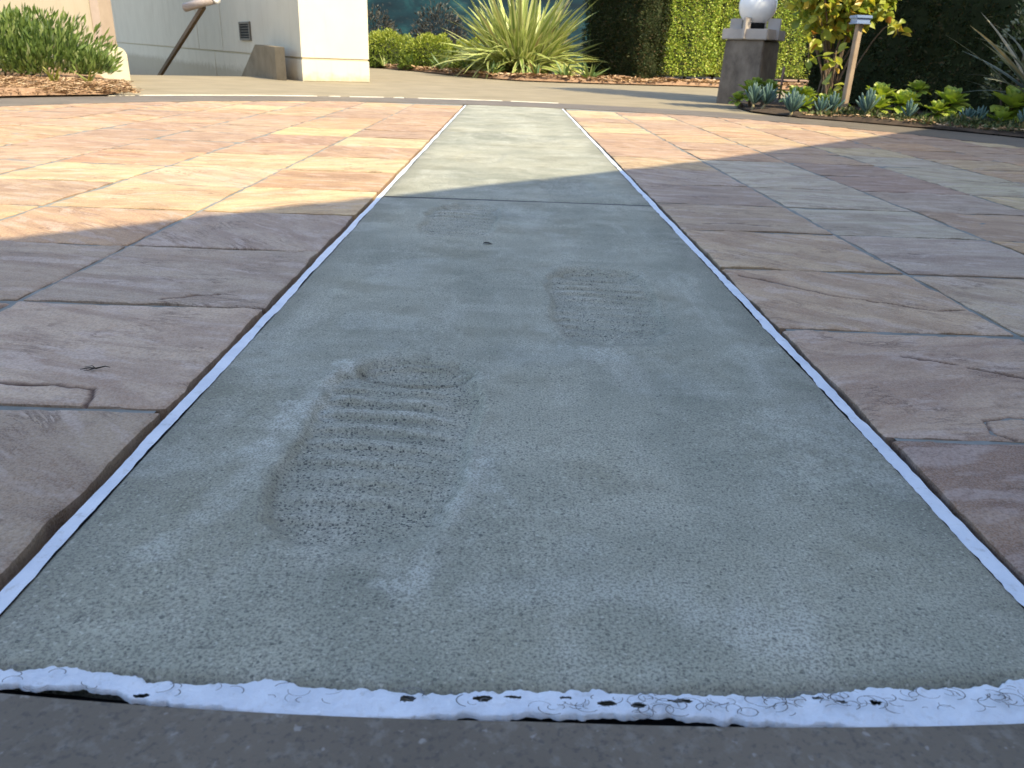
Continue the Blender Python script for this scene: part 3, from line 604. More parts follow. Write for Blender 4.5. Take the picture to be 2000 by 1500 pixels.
# mural wall at the back
def mat_mural():
    m = M('teal_sea_mural', 0.7, 0.2); p = m.map((1.0, 1, 2.2), (0, 0.6, 0))
    b_ = m.ramp(m.noise(1.1, 5, 0.6, p, 0.8), [(0.3, (0.003, 0.010, 0.018)), (0.5, (0.005, 0.028, 0.040)), (0.62, (0.010, 0.052, 0.062)), (0.75, (0.04, 0.10, 0.105))])
    b_ = m.mix(m.ramp(m.noise(7, 5, 0.7, m.map((1, 1, 3), (0, -0.9, 0))), [(0.58, 0.0), (0.72, 0.4)]), b_, (0.10, 0.11, 0.105)); m.color(b_); return m.m
mw = box('mural_wall', (-1.6, 19.2, 1.6), (7.0, 0.3, 3.4), mat_mural(), bevel=0.01); tag(mw, 'dark teal painted sea mural wall behind the clipped shrubs', 'wall')
# ------------------------------------------------------------------ planting beds
def bedmesh(name, pts, mat, label, z=0.0, mound=0.0, n=46):
    P = np.array(pts); x0, y0 = P.min(0); x1, y1 = P.max(0)
    bm = bmesh.new(); f = bm.faces.new([bm.verts.new((x, y, 0)) for x, y in pts])
    for i in range(1, n):
        for no, co in (((1, 0, 0), (x0 + (x1 - x0) * i / n, 0, 0)), ((0, 1, 0), (0, y0 + (y1 - y0) * i / n, 0))):
            bmesh.ops.bisect_plane(bm, geom=bm.verts[:] + bm.edges[:] + bm.faces[:], plane_co=co, plane_no=no)
    bound = {v for e in bm.edges if e.is_boundary for v in e.verts}
    for v in bm.verts:
        q = float(fbm(np.array([v.co.x * 4]), np.array([v.co.y * 4]), 5, 4)[0])
        v.co.z = z + (0 if v in bound else mound * (0.4 + q) + (q - 0.5) * 0.03)
    bmesh.ops.recalc_face_normals(bm, faces=bm.faces[:])
    if bm.faces[0].normal.z < 0: bmesh.ops.reverse_faces(bm, faces=bm.faces[:])
    me = bpy.data.meshes.new(name); bm.to_mesh(me); bm.free(); me.shade_smooth()
    o = link(name, me, mat); tag(o, label, kind='structure'); return o
def arc(r, a0, a1, n): return [(CC.x + r * math.sin(a), CC.y - r * math.cos(a)) for a in np.linspace(a0, a1, n)]
pi = math.pi
lb = bedmesh('mulch_bed', arc(ROUT - 0.04, pi + 0.86, pi + 1.9, 30) + [(-9, 3.4), (-9, 9.0), (-4.4, 9.0), (-3.4, 6.7), (-2.95, 6.2), (-2.65, 5.75)], MULCHM, 'brown straw mulch bed under the leafy shrub', 0.012, 0.05)
rbp = arc(ROUT - 0.03, pi - 1.9, pi - 0.66, 30) + [(1.66, 5.75), (1.70, 6.3), (1.98, 7.3), (2.6, 8.2), (9, 8.2), (9, 2.2)]
rb = bedmesh('soil_bed', rbp, SOIL, 'dark soil bed with succulents along the ring', 0.008, 0.02)
fb = bedmesh('back_bed', [(-4.6, 18.9), (-3.2, 16.9), (-2.5, 15.6), (-1.72, 14.3), (-1.15, 13.0), (-0.72, 12.05), (-0.3, 11.35), (0.12, 10.9), (0.7, 10.95), (1.2, 11.0), (2.3, 11.4), (4.5, 11.4), (9, 12), (9, 18.9)], MULCHM, 'mulched bed under flax and hedge', 0.012, 0.05)
def straws(name, n, fx, fy, mat, z, parent, ln=(0.015, 0.05), wd=0.002, mound=0.0, fade=1.0):
    a = rng.uniform(0, 2 * pi, n); L = rng.uniform(*ln, n); x, y = fx, fy; el = rng.uniform(-0.05, 0.28, n)
    d = np.c_[np.cos(a) * np.cos(el), np.sin(a) * np.cos(el), np.sin(el)] * L[:, None]; s = np.c_[-np.sin(a), np.cos(a), rng.uniform(-1, 1, n)] * wd
    q = fbm(np.asarray(x) * 4, np.asarray(y) * 4, 5, 4); p = np.c_[x, y, z + (mound * (0.4 + q) + (q - 0.5) * 0.03) * fade + rng.uniform(-0.002, 0.012, n)]
    V = np.stack([p - s, p + s, p + d + s, p + d - s], 1).reshape(-1, 3); Q = np.arange(4 * n).reshape(n, 4)
    o = mk_np(name, V, Q, mat, parent, attrs={'tint': np.repeat(rng.random(n), 4)}); o['kind'] = 'stuff'; return o
STRAW = mat_leaf('dry_straw', [(0.0, (0.20, 0.12, 0.07)), (0.5, (0.36, 0.225, 0.13)), (0.85, (0.48, 0.34, 0.21)), (1.0, (0.60, 0.48, 0.33))], 0.8, 0.05, 0.1)
n_ = 22000; a_ = rng.uniform(pi + 0.80, pi + 1.35, n_); r_ = ROUT - 0.03 + np.abs(rng.normal(0, 0.5, n_))
straws('straw_mulch', n_, CC.x + r_ * np.sin(a_), CC.y - r_ * np.cos(a_), STRAW, 0.012, lb, (0.015, 0.05), 0.0018, 0.05, np.clip((r_ - ROUT + 0.04) / 0.13, 0, 1))
n_ = 6000; x_ = rng.uniform(-2.8, 4.2, n_); ye = np.interp(x_, [-2.8, -2.5, -1.72, -1.15, -0.72, -0.3, 0.12, 0.7, 1.2, 2.3, 4.5], [16.2, 15.6, 14.3, 13.0, 12.05, 11.35, 10.9, 10.95, 11.0, 11.4, 11.4])
straws('bark_mulch', n_, x_, ye + np.abs(rng.normal(0, 0.45, n_)) + 0.03, STRAW, 0.012, fb, (0.03, 0.09), 0.009, 0.05)
n_ = 2600; a_ = rng.uniform(pi - 1.3, pi - 0.66, n_); r_ = ROUT + 0.0 + np.abs(rng.normal(0, 0.22, n_))
straws('leaf_litter', n_, CC.x + r_ * np.sin(a_), CC.y - r_ * np.cos(a_), STRAW, 0.008, rb, (0.008, 0.03), 0.003, 0.02)

# ------------------------------------------------------------------ plants: helpers
def leaf_mesh(name, L, W, seg=5, bend=0.0, cup=0.15, tipw=0.0, maxat=0.45, stalk=0.0, rag=0.0):
    """blade along +Y with normal +Z; bend in radians over its length"""
    V, F = [], []; y = z = 0.0; ang = 0.0
    for i in range(seg + 1):
        t = i / seg
        wv = W * 0.5 * (math.sin(math.pi * min(1, t ** (math.log(0.5) / math.log(maxat)))) ** 0.8 if 0 < t < 1 else (0.12 if t == 0 else 0)) + W * 0.5 * tipw * (1 - t)
        wv = max(wv, W * 0.03)
        c = cup * wv
        V += [(-wv, y - 0, z + c), (0, y, z), (wv, y, z + c)]
        ang = -bend * t; y += L / seg * math.cos(ang); z += L / seg * math.sin(ang)
    for i in range(seg):
        a = 3 * i; F += [(a, a + 1, a + 4, a + 3), (a + 1, a + 2, a + 5, a + 4)]
    me = bpy.data.meshes.new(name); me.from_pydata(V, [], F); me.update(); me.shade_smooth()
    at = me.attributes.new('across', 'FLOAT', 'POINT'); at.data.foreach_set('value', np.tile(np.array([1, 0, 1], np.float32), seg + 1))
    return me
def frame(d, roll=0.0):
    d = Vector(d).normalized(); s = d.cross(Zv)
    if s.length < 1e-4: s = Vector((1, 0, 0))
    s.normalize(); nrm = s.cross(d); q = Matrix.Rotation(roll, 3, d); s = q @ s; nrm = q @ nrm
    return Matrix(((s.x, d.x, nrm.x), (s.y, d.y, nrm.y), (s.z, d.z, nrm.z)))
def put_leaf(name, me, mat, parent, p, d, roll=0.0, sc=1.0):
    o = link(name, me, mat, parent); o.matrix_local = Matrix.Translation(p) @ frame(d, roll).to_4x4() @ Matrix.Scale(sc, 4); return o
def leaf_cloud(name, P, D, L, W, mat, parent=None, tint=None):
    """many folded leaf blades as one foliage mesh; P base points, D directions"""
    n = len(P); D = D / np.linalg.norm(D, axis=1)[:, None]; r = rng.normal(size=(n, 3)); S = np.cross(D, r); S /= np.linalg.norm(S, axis=1)[:, None]; N = np.cross(S, D)
    L = np.broadcast_to(L, n)[:, None]; W = np.broadcast_to(W, n)[:, None]
    a = P; b = P + D * L * 0.5 + S * W * 0.5 + N * W * 0.15; c = P + D * L; d = P + D * L * 0.5 - S * W * 0.5 + N * W * 0.15; e = P + D * L * 0.5
    V = np.stack([a, b, c, d, e], 1).reshape(-1, 3); k = np.arange(n) * 5
    Q = np.concatenate([np.c_[k, k + 1, k + 4], np.c_[k + 1, k + 2, k + 4], np.c_[k + 2, k + 3, k + 4], np.c_[k + 3, k, k + 4]])
    t = rng.random(n) if tint is None else tint
    return mk_np(name, V, Q, mat, parent, attrs={'tint': np.repeat(t, 5)})
def sph(n):
    v = rng.normal(size=(n, 3)); return v / np.linalg.norm(v, axis=1)[:, None]

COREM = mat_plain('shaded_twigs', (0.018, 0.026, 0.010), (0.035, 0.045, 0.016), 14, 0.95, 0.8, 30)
# left leafy shrub
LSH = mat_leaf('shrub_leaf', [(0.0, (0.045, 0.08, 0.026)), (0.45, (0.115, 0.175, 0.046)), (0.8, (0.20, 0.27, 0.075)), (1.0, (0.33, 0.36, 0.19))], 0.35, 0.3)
BARK = mat_plain('bark', (0.10, 0.07, 0.05), (0.20, 0.15, 0.11), 20, 0.9, 0.5)
def leafy_shrub(name, base, r, n, label, cat, mat, L=(0.05, 0.08), W=0.016, upw=0.7, low=0.14, stems=18, group=None, core=True):
    t = thing(name, base, label, cat, group)
    d = sph(n); d[:, 2] = np.abs(d[:, 2]) * 1.0; rad = rng.uniform(0.55, 1.02, n) ** 0.6
    lob = 0.86 + 0.34 * vn(d[:, 0] * 3.1 + 5, d[:, 1] * 3.1 + d[:, 2] * 3, int(n) % 13)
    P = d * np.array(r) * (rad * lob)[:, None]; P[:, 2] += low
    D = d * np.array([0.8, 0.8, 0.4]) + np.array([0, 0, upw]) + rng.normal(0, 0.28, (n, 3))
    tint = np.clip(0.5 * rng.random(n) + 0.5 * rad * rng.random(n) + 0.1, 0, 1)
    leaf_cloud('foliage', P, D, rng.uniform(*L, n), W * rng.uniform(0.8, 1.2, n), mat, t, tint)
    for i in range(stems):
        q = sph(1)[0]; q[2] = abs(q[2]); e = Vector(q * np.array(r) * 0.8) + Vector((0, 0, low)); b = Vector((q[0] * r[0] * 0.25, q[1] * r[1] * 0.25, -0.02))
        tube('stem', [b, (b + e) / 2 + Vector((0, 0, 0.04)), e], [0.008, 0.006, 0.003], BARK, t, 5)
    return t
# built in several lobes so that its outline stays uneven
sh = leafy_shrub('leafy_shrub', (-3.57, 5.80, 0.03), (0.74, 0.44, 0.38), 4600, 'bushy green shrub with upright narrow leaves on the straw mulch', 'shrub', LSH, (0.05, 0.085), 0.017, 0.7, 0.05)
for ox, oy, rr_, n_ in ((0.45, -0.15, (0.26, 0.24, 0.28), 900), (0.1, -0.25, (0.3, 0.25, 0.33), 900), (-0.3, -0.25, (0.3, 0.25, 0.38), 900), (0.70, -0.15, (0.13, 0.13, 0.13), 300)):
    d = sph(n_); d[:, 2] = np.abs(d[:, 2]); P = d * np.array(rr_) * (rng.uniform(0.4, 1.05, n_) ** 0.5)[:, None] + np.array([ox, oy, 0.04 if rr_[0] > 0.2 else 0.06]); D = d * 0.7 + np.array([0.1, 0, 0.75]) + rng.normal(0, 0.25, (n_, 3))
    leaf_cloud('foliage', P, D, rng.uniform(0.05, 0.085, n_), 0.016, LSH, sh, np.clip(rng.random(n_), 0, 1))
SPR = mat_leaf('sprout_leaf', [(0.0, (0.16, 0.19, 0.05)), (0.6, (0.26, 0.25, 0.055)), (1.0, (0.33, 0.27, 0.08))], 0.5, 0.25, by='info')
blade_s = leaf_mesh('blade', 0.12, 0.016, 5, 0.5, 0.3, 0.4, 0.35)
for (x, y), lab in (((-2.82, 5.10), 'yellow green strappy sprout in the mulch in front of the leafy shrub'), ((-2.58, 5.06), 'yellow green strappy sprout beside the end of the leafy shrub nearest the low end wall')):
    t = thing('strappy_sprout', (x, y, 0.045), lab, 'plant', 'sprouts in the mulch')
    for i in range(11):
        a = random.uniform(0, 6.28); el = random.uniform(0.75, 1.45); put_leaf('blade', blade_s, SPR, t, (random.uniform(-.01, .01), random.uniform(-.01, .01), 0.0), (math.cos(a) * math.cos(el), math.sin(a) * math.cos(el), math.sin(el)), random.uniform(-.5, .5), random.uniform(0.7, 1.15))

# clipped round shrubs in the back bed
CLP = mat_leaf('clipped_leaf', [(0.0, (0.06, 0.11, 0.018)), (0.5, (0.16, 0.22, 0.03)), (1.0, (0.36, 0.38, 0.05))], 0.5, 0.3)
def dome(base, r, label, n=5200):
    t = thing('clipped_shrub', base, label, 'shrub', 'clipped shrubs below the mural')
    d = sph(n); d[:, 2] = np.abs(d[:, 2]); rad = rng.uniform(0.82, 1.02, n); lump = 0.9 + 0.2 * vn(d[:, 0] * 4 + base[0], d[:, 1] * 4 + d[:, 2] * 4, 3)
    P = d * np.array(r) * (rad * lump)[:, None]; D = d + rng.normal(0, 0.6, (n, 3)); leaf_cloud('foliage', P, D, 0.045, 0.026, CLP, t, np.clip(0.15 + 0.45 * d[:, 2] + 0.4 * rng.random(n), 0, 1))
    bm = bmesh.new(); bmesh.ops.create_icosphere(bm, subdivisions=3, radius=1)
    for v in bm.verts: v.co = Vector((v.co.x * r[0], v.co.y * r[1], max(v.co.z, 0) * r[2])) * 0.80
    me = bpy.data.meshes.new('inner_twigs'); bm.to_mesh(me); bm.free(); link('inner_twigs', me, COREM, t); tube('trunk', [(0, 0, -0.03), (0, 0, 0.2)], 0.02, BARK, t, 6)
dome((-2.35, 15.9, 0.03), (0.62, 0.5, 0.62), 'rounded yellow green clipped shrub right against the pillar edge')
dome((-1.42, 14.7, 0.03), (0.56, 0.5, 0.56), 'rounded yellow green clipped shrub midway between pillar and striped flax')
dome((-0.72, 13.9, 0.03), (0.45, 0.4, 0.48), 'small clipped shrub tucked beside the striped flax')

DRY = mat_leaf('dry_grey_leaf', [(0.0, (0.012, 0.012, 0.010)), (0.6, (0.035, 0.034, 0.030)), (1.0, (0.16, 0.16, 0.14))], 0.7, 0.1, 0.2)
leafy_shrub('dry_bush', (-1.55, 17.3, 0.02), (0.55, 0.4, 0.85), 1500, 'dark grey dry bush against the mural next to the flax', 'shrub', DRY, (0.05, 0.11), 0.022, 0.3, 0.3, 14)
leafy_shrub('dark_bush', (-2.95, 17.6, 0.02), (0.6, 0.4, 0.75), 1500, 'blackish bush against the mural next to the pillar', 'shrub', DRY, (0.05, 0.10), 0.026, 0.2, 0.3, 10)

# big striped flax
def mat_flax(name, ca, cb, cm, tr=0.25):
    m = M(name, 0.38, 0.4); inf = m.info(); c = m.ramp(inf.outputs['Random'], [(0.0, ca), (0.8, cb), (1.0, (0.34, 0.26, 0.13))])
    e = m.ramp(m.attr('across').outputs['Fac'], [(0.45, 0.0), (0.7, 1.0)]); c = m.mix(m.math('MULTIPLY', e, 0.75), c, cm)
    m.color(c); m.translucent(c, tr); return m.m
FLX = mat_flax('flax_leaf', (0.16, 0.25, 0.05), (0.35, 0.42, 0.09), (0.62, 0.62, 0.28))
fl = thing('striped_flax', (0.12, 12.3, 0.03), 'large clump of striped yellow green flax with arching sword leaves', 'plant')
fm = [leaf_mesh('leaf', 1.12, 0.050, 9, b, 0.35, 0.35, 0.4) for b in (0.25, 0.6, 1.1, 1.7)]
for i in range(285):
    a = random.uniform(0, 6.283); el = random.choice((random.uniform(0.9, 1.5), random.uniform(0.45, 1.25), random.uniform(0.35, 0.9)))
    me = fm[0] if el > 1.2 else fm[random.choice((0, 1, 1))] if el > 0.9 else fm[random.choice((1, 2, 3, 3))]
    rr_ = random.uniform(0, 0.34)
    put_leaf('leaf', me, FLX, fl, (rr_ * math.cos(a), rr_ * math.sin(a) * 0.8, random.uniform(0, 0.06)), (math.cos(a) * math.cos(el), math.sin(a) * math.cos(el), math.sin(el)), random.uniform(-0.5, 0.5), random.uniform(0.75, 1.2) * (1.08 if el > 1 else 0.92))
def merged(name, items, mat, parent):
    Vs, Fs, Ac, k = [], [], [], 0
    for me, mx in items:
        c = np.empty(len(me.vertices) * 3, np.float32); me.vertices.foreach_get('co', c); c = np.c_[c.reshape(-1, 3), np.ones(len(me.vertices))] @ np.array(mx).T
        f = np.array([p.vertices[:] for p in me.polygons]); Vs.append(c[:, :3]); Fs.append(f + k); k += len(c); Ac.append(np.tile([1, 0, 1], len(c) // 3))
    o = mk_np(name, np.concatenate(Vs), np.concatenate(Fs), mat, parent, True, attrs={'across': np.concatenate(Ac)}); o['kind'] = 'stuff'; return o
items = []
FLX2 = mat_leaf('flax_inner_leaf', [(0.0, (0.14, 0.20, 0.045)), (0.5, (0.28, 0.34, 0.08)), (0.85, (0.40, 0.42, 0.14)), (1.0, (0.36, 0.25, 0.12))], 0.4, 0.25, by='info')
for i in range(330):
    a = random.uniform(0, 6.283); el = random.uniform(0.3, 1.5); me = random.choice(fm) if el < 0.9 else random.choice(fm[:2]); rr_ = random.uniform(0, 0.4)
    items.append((me, Matrix.Translation((rr_ * math.cos(a), rr_ * math.sin(a) * 0.8, random.uniform(0, 0.1))) @ frame((math.cos(a) * math.cos(el), math.sin(a) * math.cos(el), math.sin(el)), random.uniform(-1, 1)).to_4x4() @ Matrix.Scale(random.uniform(0.55, 1.0), 4)))
merged('inner_leaves', items, FLX, fl)
# row of small strappy plants along the back bed edge
STP = mat_leaf('strap_leaf', [(0.0, (0.06, 0.13, 0.04)), (0.5, (0.13, 0.20, 0.06)), (0.9, (0.24, 0.27, 0.08)), (1.0, (0.36, 0.22, 0.10))], 0.45, 0.25, by='info')
bl2 = [leaf_mesh('blade', 0.30, 0.035, 5, b, 0.3, 0.4, 0.35) for b in (0.2, 0.5, 0.9)]
ROW = [(-2.36, 15.35, 0.8, 'first small strappy plant beside the pillar'), (-1.72, 14.35, 1.05, 'second small strappy plant from the pillar, with tall thin blades'), (-1.10, 13.15, 1.0, 'third small strappy plant from the pillar, below the clipped shrubs'),
       (-0.66, 12.25, 0.8, 'fourth small strappy plant from the pillar, dark and low'), (-0.27, 11.55, 0.75, 'fifth small strappy plant from the pillar, under the flax leaf tips'), (0.32, 11.2, 0.8, 'sixth small strappy plant from the pillar, in front of the flax middle'),
       (0.70, 11.25, 0.85, 'seventh small strappy plant from the pillar, in front of the flax'), (1.02, 11.2, 0.95, 'last small strappy plant at the end of the row next to the dark hedge')]
for x, y, s_, lab in ROW:
    t = thing('strappy_plant', (x, y, 0.045), lab, 'plant', 'small strappy plants along the back bed')
    for i in range(17):
        a = random.uniform(0, 6.28); el = random.uniform(0.55, 1.45); put_leaf('blade', random.choice(bl2), STP, t, (0.03 * math.cos(a), 0.03 * math.sin(a), 0), (math.cos(a) * math.cos(el), math.sin(a) * math.cos(el), math.sin(el)), random.uniform(-.6, .6), s_ * random.uniform(0.7, 1.1))

# hedges: boxes of fine leaves on a dark twig core
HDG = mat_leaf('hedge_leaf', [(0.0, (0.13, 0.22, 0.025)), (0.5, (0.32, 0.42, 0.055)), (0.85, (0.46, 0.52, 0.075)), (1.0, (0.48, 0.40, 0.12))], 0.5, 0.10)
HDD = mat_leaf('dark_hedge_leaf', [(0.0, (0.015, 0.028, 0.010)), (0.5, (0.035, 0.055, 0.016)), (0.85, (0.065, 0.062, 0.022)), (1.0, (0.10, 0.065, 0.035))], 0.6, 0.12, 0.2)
def hedge(name, base, le, wi, h, label, mat, dens, L, W, z0=0.1, rough=0.05, u=E1, v=E2):
    """box hedge: length le along u from base, depth wi along v"""
    t = thing(name, base, label, 'hedge'); u = np.array(u); v = np.array(v); z = np.array([0, 0, 1.0])
    Ps, Ds = [], []
    for o, a, la, b, lb_, nn in ((z * 0, u, le, z, h, -v), (u * 0, v, wi, z, h, -u), (u * le, v, wi, z, h, u), (v * wi, u, le, z, h, v), (z * h, u, le, v, wi, z)):
        k = int(dens * la * lb_); s, q = rng.random(k), rng.random(k)
        lump = (fbm(s * la * 5 + 3, q * lb_ * 5, int(le * 10), 4) - 0.5)
        Ps.append(o + a * (s * la)[:, None] + b * (q * lb_)[:, None] + nn * (lump * rough * 5 + rng.uniform(-0.07, 0.03, k))[:, None]); Ds.append(nn + rng.normal(0, 0.7, (k, 3)))
    P = np.concatenate(Ps); D = np.concatenate(Ds); keep = P[:, 2] > z0 + 0.12 * vn(P[:, 0] * 3, P[:, 1] * 3, 2); P, D = P[keep], D[keep]
    leaf_cloud('foliage', P, D, L * rng.uniform(0.7, 1.3, len(P)), W, mat, t)
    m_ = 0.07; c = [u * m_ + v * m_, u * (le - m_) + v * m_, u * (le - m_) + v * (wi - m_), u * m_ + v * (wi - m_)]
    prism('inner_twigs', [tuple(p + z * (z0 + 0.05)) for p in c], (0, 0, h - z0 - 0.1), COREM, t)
    for i in range(max(2, int(le / 0.4))):
        p = u * (0.2 + i * 0.4) + v * min(0.25, wi / 2); tube('trunk', [tuple(p - z * 0.03), tuple(p + z * (z0 + 0.15))], 0.018, BARK, t, 6)
    return t
hb = Vector((2.16, 11.85, 0.0))
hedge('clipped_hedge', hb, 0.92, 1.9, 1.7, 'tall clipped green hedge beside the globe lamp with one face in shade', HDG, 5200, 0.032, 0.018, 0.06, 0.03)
hedge('hedge_shade_block', hb - E1 * 0.46 + E2 * 0.02, 0.42, 1.35, 1.9, 'added blackish leaf block standing in for hedge shade between the striped flax and the sunlit hedge', HDD, 5200, 0.035, 0.016, 0.0, 0.05)  # added block; its near-black leaves paint the hedge's shaded face
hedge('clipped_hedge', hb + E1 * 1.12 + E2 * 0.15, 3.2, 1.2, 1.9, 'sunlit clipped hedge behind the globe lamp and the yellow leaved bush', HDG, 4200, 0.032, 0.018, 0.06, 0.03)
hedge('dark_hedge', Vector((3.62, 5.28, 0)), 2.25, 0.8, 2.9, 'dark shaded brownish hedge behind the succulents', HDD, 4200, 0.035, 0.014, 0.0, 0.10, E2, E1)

# tree beside the building, outside the view, whose crown dapples the end of the bed
tt = thing('shade_tree', (5.9, 3.6, 0), 'leafy tree beside the building that shades the end of the soil bed', 'tree')
tube('trunk', [(0, 0, -0.04), (0.03, 0.02, 1.2), (-0.1, -0.05, 2.2), (-0.2, -0.1, 3.3)], [0.11, 0.085, 0.07, 0.03], BARK, tt, 9)
for q in ((0.5, 0.2, 3.1), (-0.8, 0.3, 3.2), (0.1, -0.6, 3.5), (-0.3, 0.6, 3.6)): tube('limb', [(-0.1, -0.05, 2.1), (q[0] * 0.5, q[1] * 0.5, 2.7), q], [0.05, 0.035, 0.015], BARK, tt, 7)
n_ = 5200; d = sph(n_); lb_ = 0.8 + 0.4 * vn(d[:, 0] * 3 + 7, d[:, 1] * 3 + d[:, 2] * 3, 4); P = d * np.array([0.98, 0.98, 0.8]) * (rng.random(n_) ** 0.4 * lb_)[:, None] + np.array([-0.15, -0.08, 3.25]); leaf_cloud('crown', P, d + rng.normal(0, 0.7, (n_, 3)), 0.11, 0.06, HDG, tt)

# ------------------------------------------------------------------ globe lamp
GRAN = M('stained_dark_stone', 0.5, 0.4)
_b = GRAN.ramp(GRAN.noise(5, 5, 0.65, GRAN.map((1.5, 1.5, 0.9))), [(0.35, (0.075, 0.058, 0.043)), (0.65, (0.20, 0.165, 0.13))]); GRAN.color(_b); GRAN.bump(GRAN.noise(90, 3), 0.15, 0.003); GRAN = GRAN.m
CAPM = mat_plain('grey_cap_stone', (0.34, 0.31, 0.285), (0.42, 0.385, 0.355), 8, 0.5, 0.15, 90, 0.4)
lrz = math.atan2(0.63, 0.78)     # right face normal (.78,-.63)
lamp = thing('globe_lamp', (1.96, 7.02, 0.0), 'grey stone lamp post topped by a frosted white globe', 'lamp', rz=math.atan2(-0.63, 0.78))
bm = bmesh.new(); bmesh.ops.create_cube(bm, size=1)
for v in bm.verts:
    s_ = 0.352 if v.co.z < 0 else 0.330; v.co = Vector((v.co.x * s_, v.co.y * s_, -0.01 if v.co.z < 0 else 0.49))
bmesh.ops.bevel(bm, geom=bm.edges[:], offset=0.008, segments=2, affect='EDGES'); me = bpy.data.meshes.new('body'); bm.to_mesh(me); bm.free(); link('body', me, GRAN, lamp)
box('cap', (0, 0, 0.532), (0.385, 0.385, 0.08), CAPM, lamp, bevel=0.006)
for i in range(4):
    a = i * pi / 2; box('bracket', (math.cos(a) * 0.155, math.sin(a) * 0.155, 0.60), (0.09, 0.022, 0.11), CAPM, lamp, a, 0.003)
    box('bracket', (math.cos(a) * 0.204, math.sin(a) * 0.204, 0.575), (0.022, 0.022, 0.155), CAPM, lamp, a, 0.002)
tube('neck', [(0, 0, 0.57), (0, 0, 0.64)], 0.075, BLK, lamp, 20)
GL = M('frosted_globe', 0.22, 0.5); GL.color((0.80, 0.82, 0.84)); GL.b.inputs['Subsurface Weight'].default_value = 0.25; GL.b.inputs['Subsurface Radius'].default_value = (0.05, 0.05, 0.05)
bm = bmesh.new(); bmesh.ops.create_uvsphere(bm, u_segments=48, v_segments=32, radius=0.15); me = bpy.data.meshes.new('globe'); bm.to_mesh(me); bm.free(); me.shade_smooth(); link('globe', me, GL.m, lamp, (0, 0, 0.752))

# path light on a post
WOOD = mat_plain('weathered_post', (0.27, 0.20, 0.14), (0.36, 0.28, 0.205), 14, 0.8, 0.3, 60)
BLUEM = mat_plain('sky_tinted_metal', (0.17, 0.24, 0.40), (0.22, 0.30, 0.46), 6, 0.22, 0.05, 40, 0.6)  # blue base colour stands in for the sky's reflection
pl = thing('path_light', (2.20, 5.50, 0.0), 'slim wooden post path light with flat grey head tinted sky blue', 'lamp')
box('post', (0, 0, 0.28), (0.036, 0.036, 0.60), WOOD, pl, 0.3, 0.003)
box('head', (0, 0, 0.612), (0.105, 0.105, 0.018), BLUEM, pl, 0.06, 0.003); box('lens', (0, 0, 0.590), (0.088, 0.088, 0.026), BLUEM, pl, 0.06, 0.002); box('base_plate', (0, 0, 0.574), (0.10, 0.10, 0.008), BLUEM, pl, 0.06, 0.002)
sk = tube('garden_stake', [(2.36, 7.35, 0.0), (2.36, 7.35, 0.30)], 0.011, mat_plain('reddish_wood', (0.32, 0.19, 0.15), (0.40, 0.26, 0.2), 20), None, 8); tag(sk, 'thin reddish wooden stake standing behind the succulents', 'stake')

# ------------------------------------------------------------------ yellow leaved bush
YLW = mat_leaf('yellowing_leaf', [(0.0, (0.20, 0.27, 0.05)), (0.4, (0.38, 0.41, 0.07)), (0.75, (0.54, 0.48, 0.08)), (0.92, (0.50, 0.36, 0.06)), (1.0, (0.42, 0.17, 0.05))], 0.4, 0.35, by='info')
GRN = mat_leaf('fresh_leaf', [(0.0, (0.13, 0.22, 0.075)), (1.0, (0.24, 0.32, 0.12))], 0.4, 0.3, by='info')
yb = thing('yellow_bush', (2.27, 5.95, 0.0), 'bush with yellowing oval leaves on bare arching stems behind the path light', 'shrub')
ym = [leaf_mesh('leaf', 0.08, 0.052, 5, b, 0.25, 0.0, 0.6) for b in (0.2, 0.7)]
def ostem(p0, p1, p2, r0=0.009, nleaf=26, mat=YLW, t0=0.35, sc=1.0, spread=0.035):
    p0, p1, p2 = Vector(p0), Vector(p1), Vector(p2); pts = [p0 * (1 - t) ** 2 + p1 * 2 * t * (1 - t) + p2 * t * t for t in [i / 7 for i in range(8)]]
    tube('stem', pts, [r0 * (1 - 0.7 * i / 7) for i in range(8)], BARK, yb, 6)
    for i in range(nleaf):
        t = random.uniform(t0, 1.0); p = p0 * (1 - t) ** 2 + p1 * 2 * t * (1 - t) + p2 * t * t
        d = Vector((random.gauss(0, 1), random.gauss(0, 1) - 0.3, random.gauss(0.1, 0.7))); p = p + d.normalized() * random.uniform(0, spread)
        put_leaf('leaf', random.choice(ym), mat, yb, p, d, random.uniform(-1.2, 1.2), sc * random.uniform(0.65, 1.15))
for i in range(17):
    x = random.uniform(-0.38, 0.30); ostem((random.uniform(-0.12, 0.12), random.uniform(-0.05, 0.1), -0.01), (x * 0.5, random.uniform(-0.2, 0.1), 0.55), (x, random.uniform(-0.25, 0.15), random.uniform(0.62, 1.05)), 0.010, 13, YLW, 0.62, 1.0, 0.07)
ostem((0.0, 0.0, 0.0), (-0.1, -0.2, 0.75), (-0.12, -0.28, 0.14), 0.006, 24, GRN, 0.62, 0.95, 0.03)
ostem((0.0, 0.0, 0.0), (-0.3, -0.1, 0.8), (-0.27, -0.2, 0.32), 0.006, 20, GRN, 0.65, 1.0, 0.04)
ostem((0.02, 0.0, 0.0), (0.22, -0.2, 0.8), (0.30, -0.22, 0.52), 0.007, 16, YLW, 0.7, 1.0, 0.04)

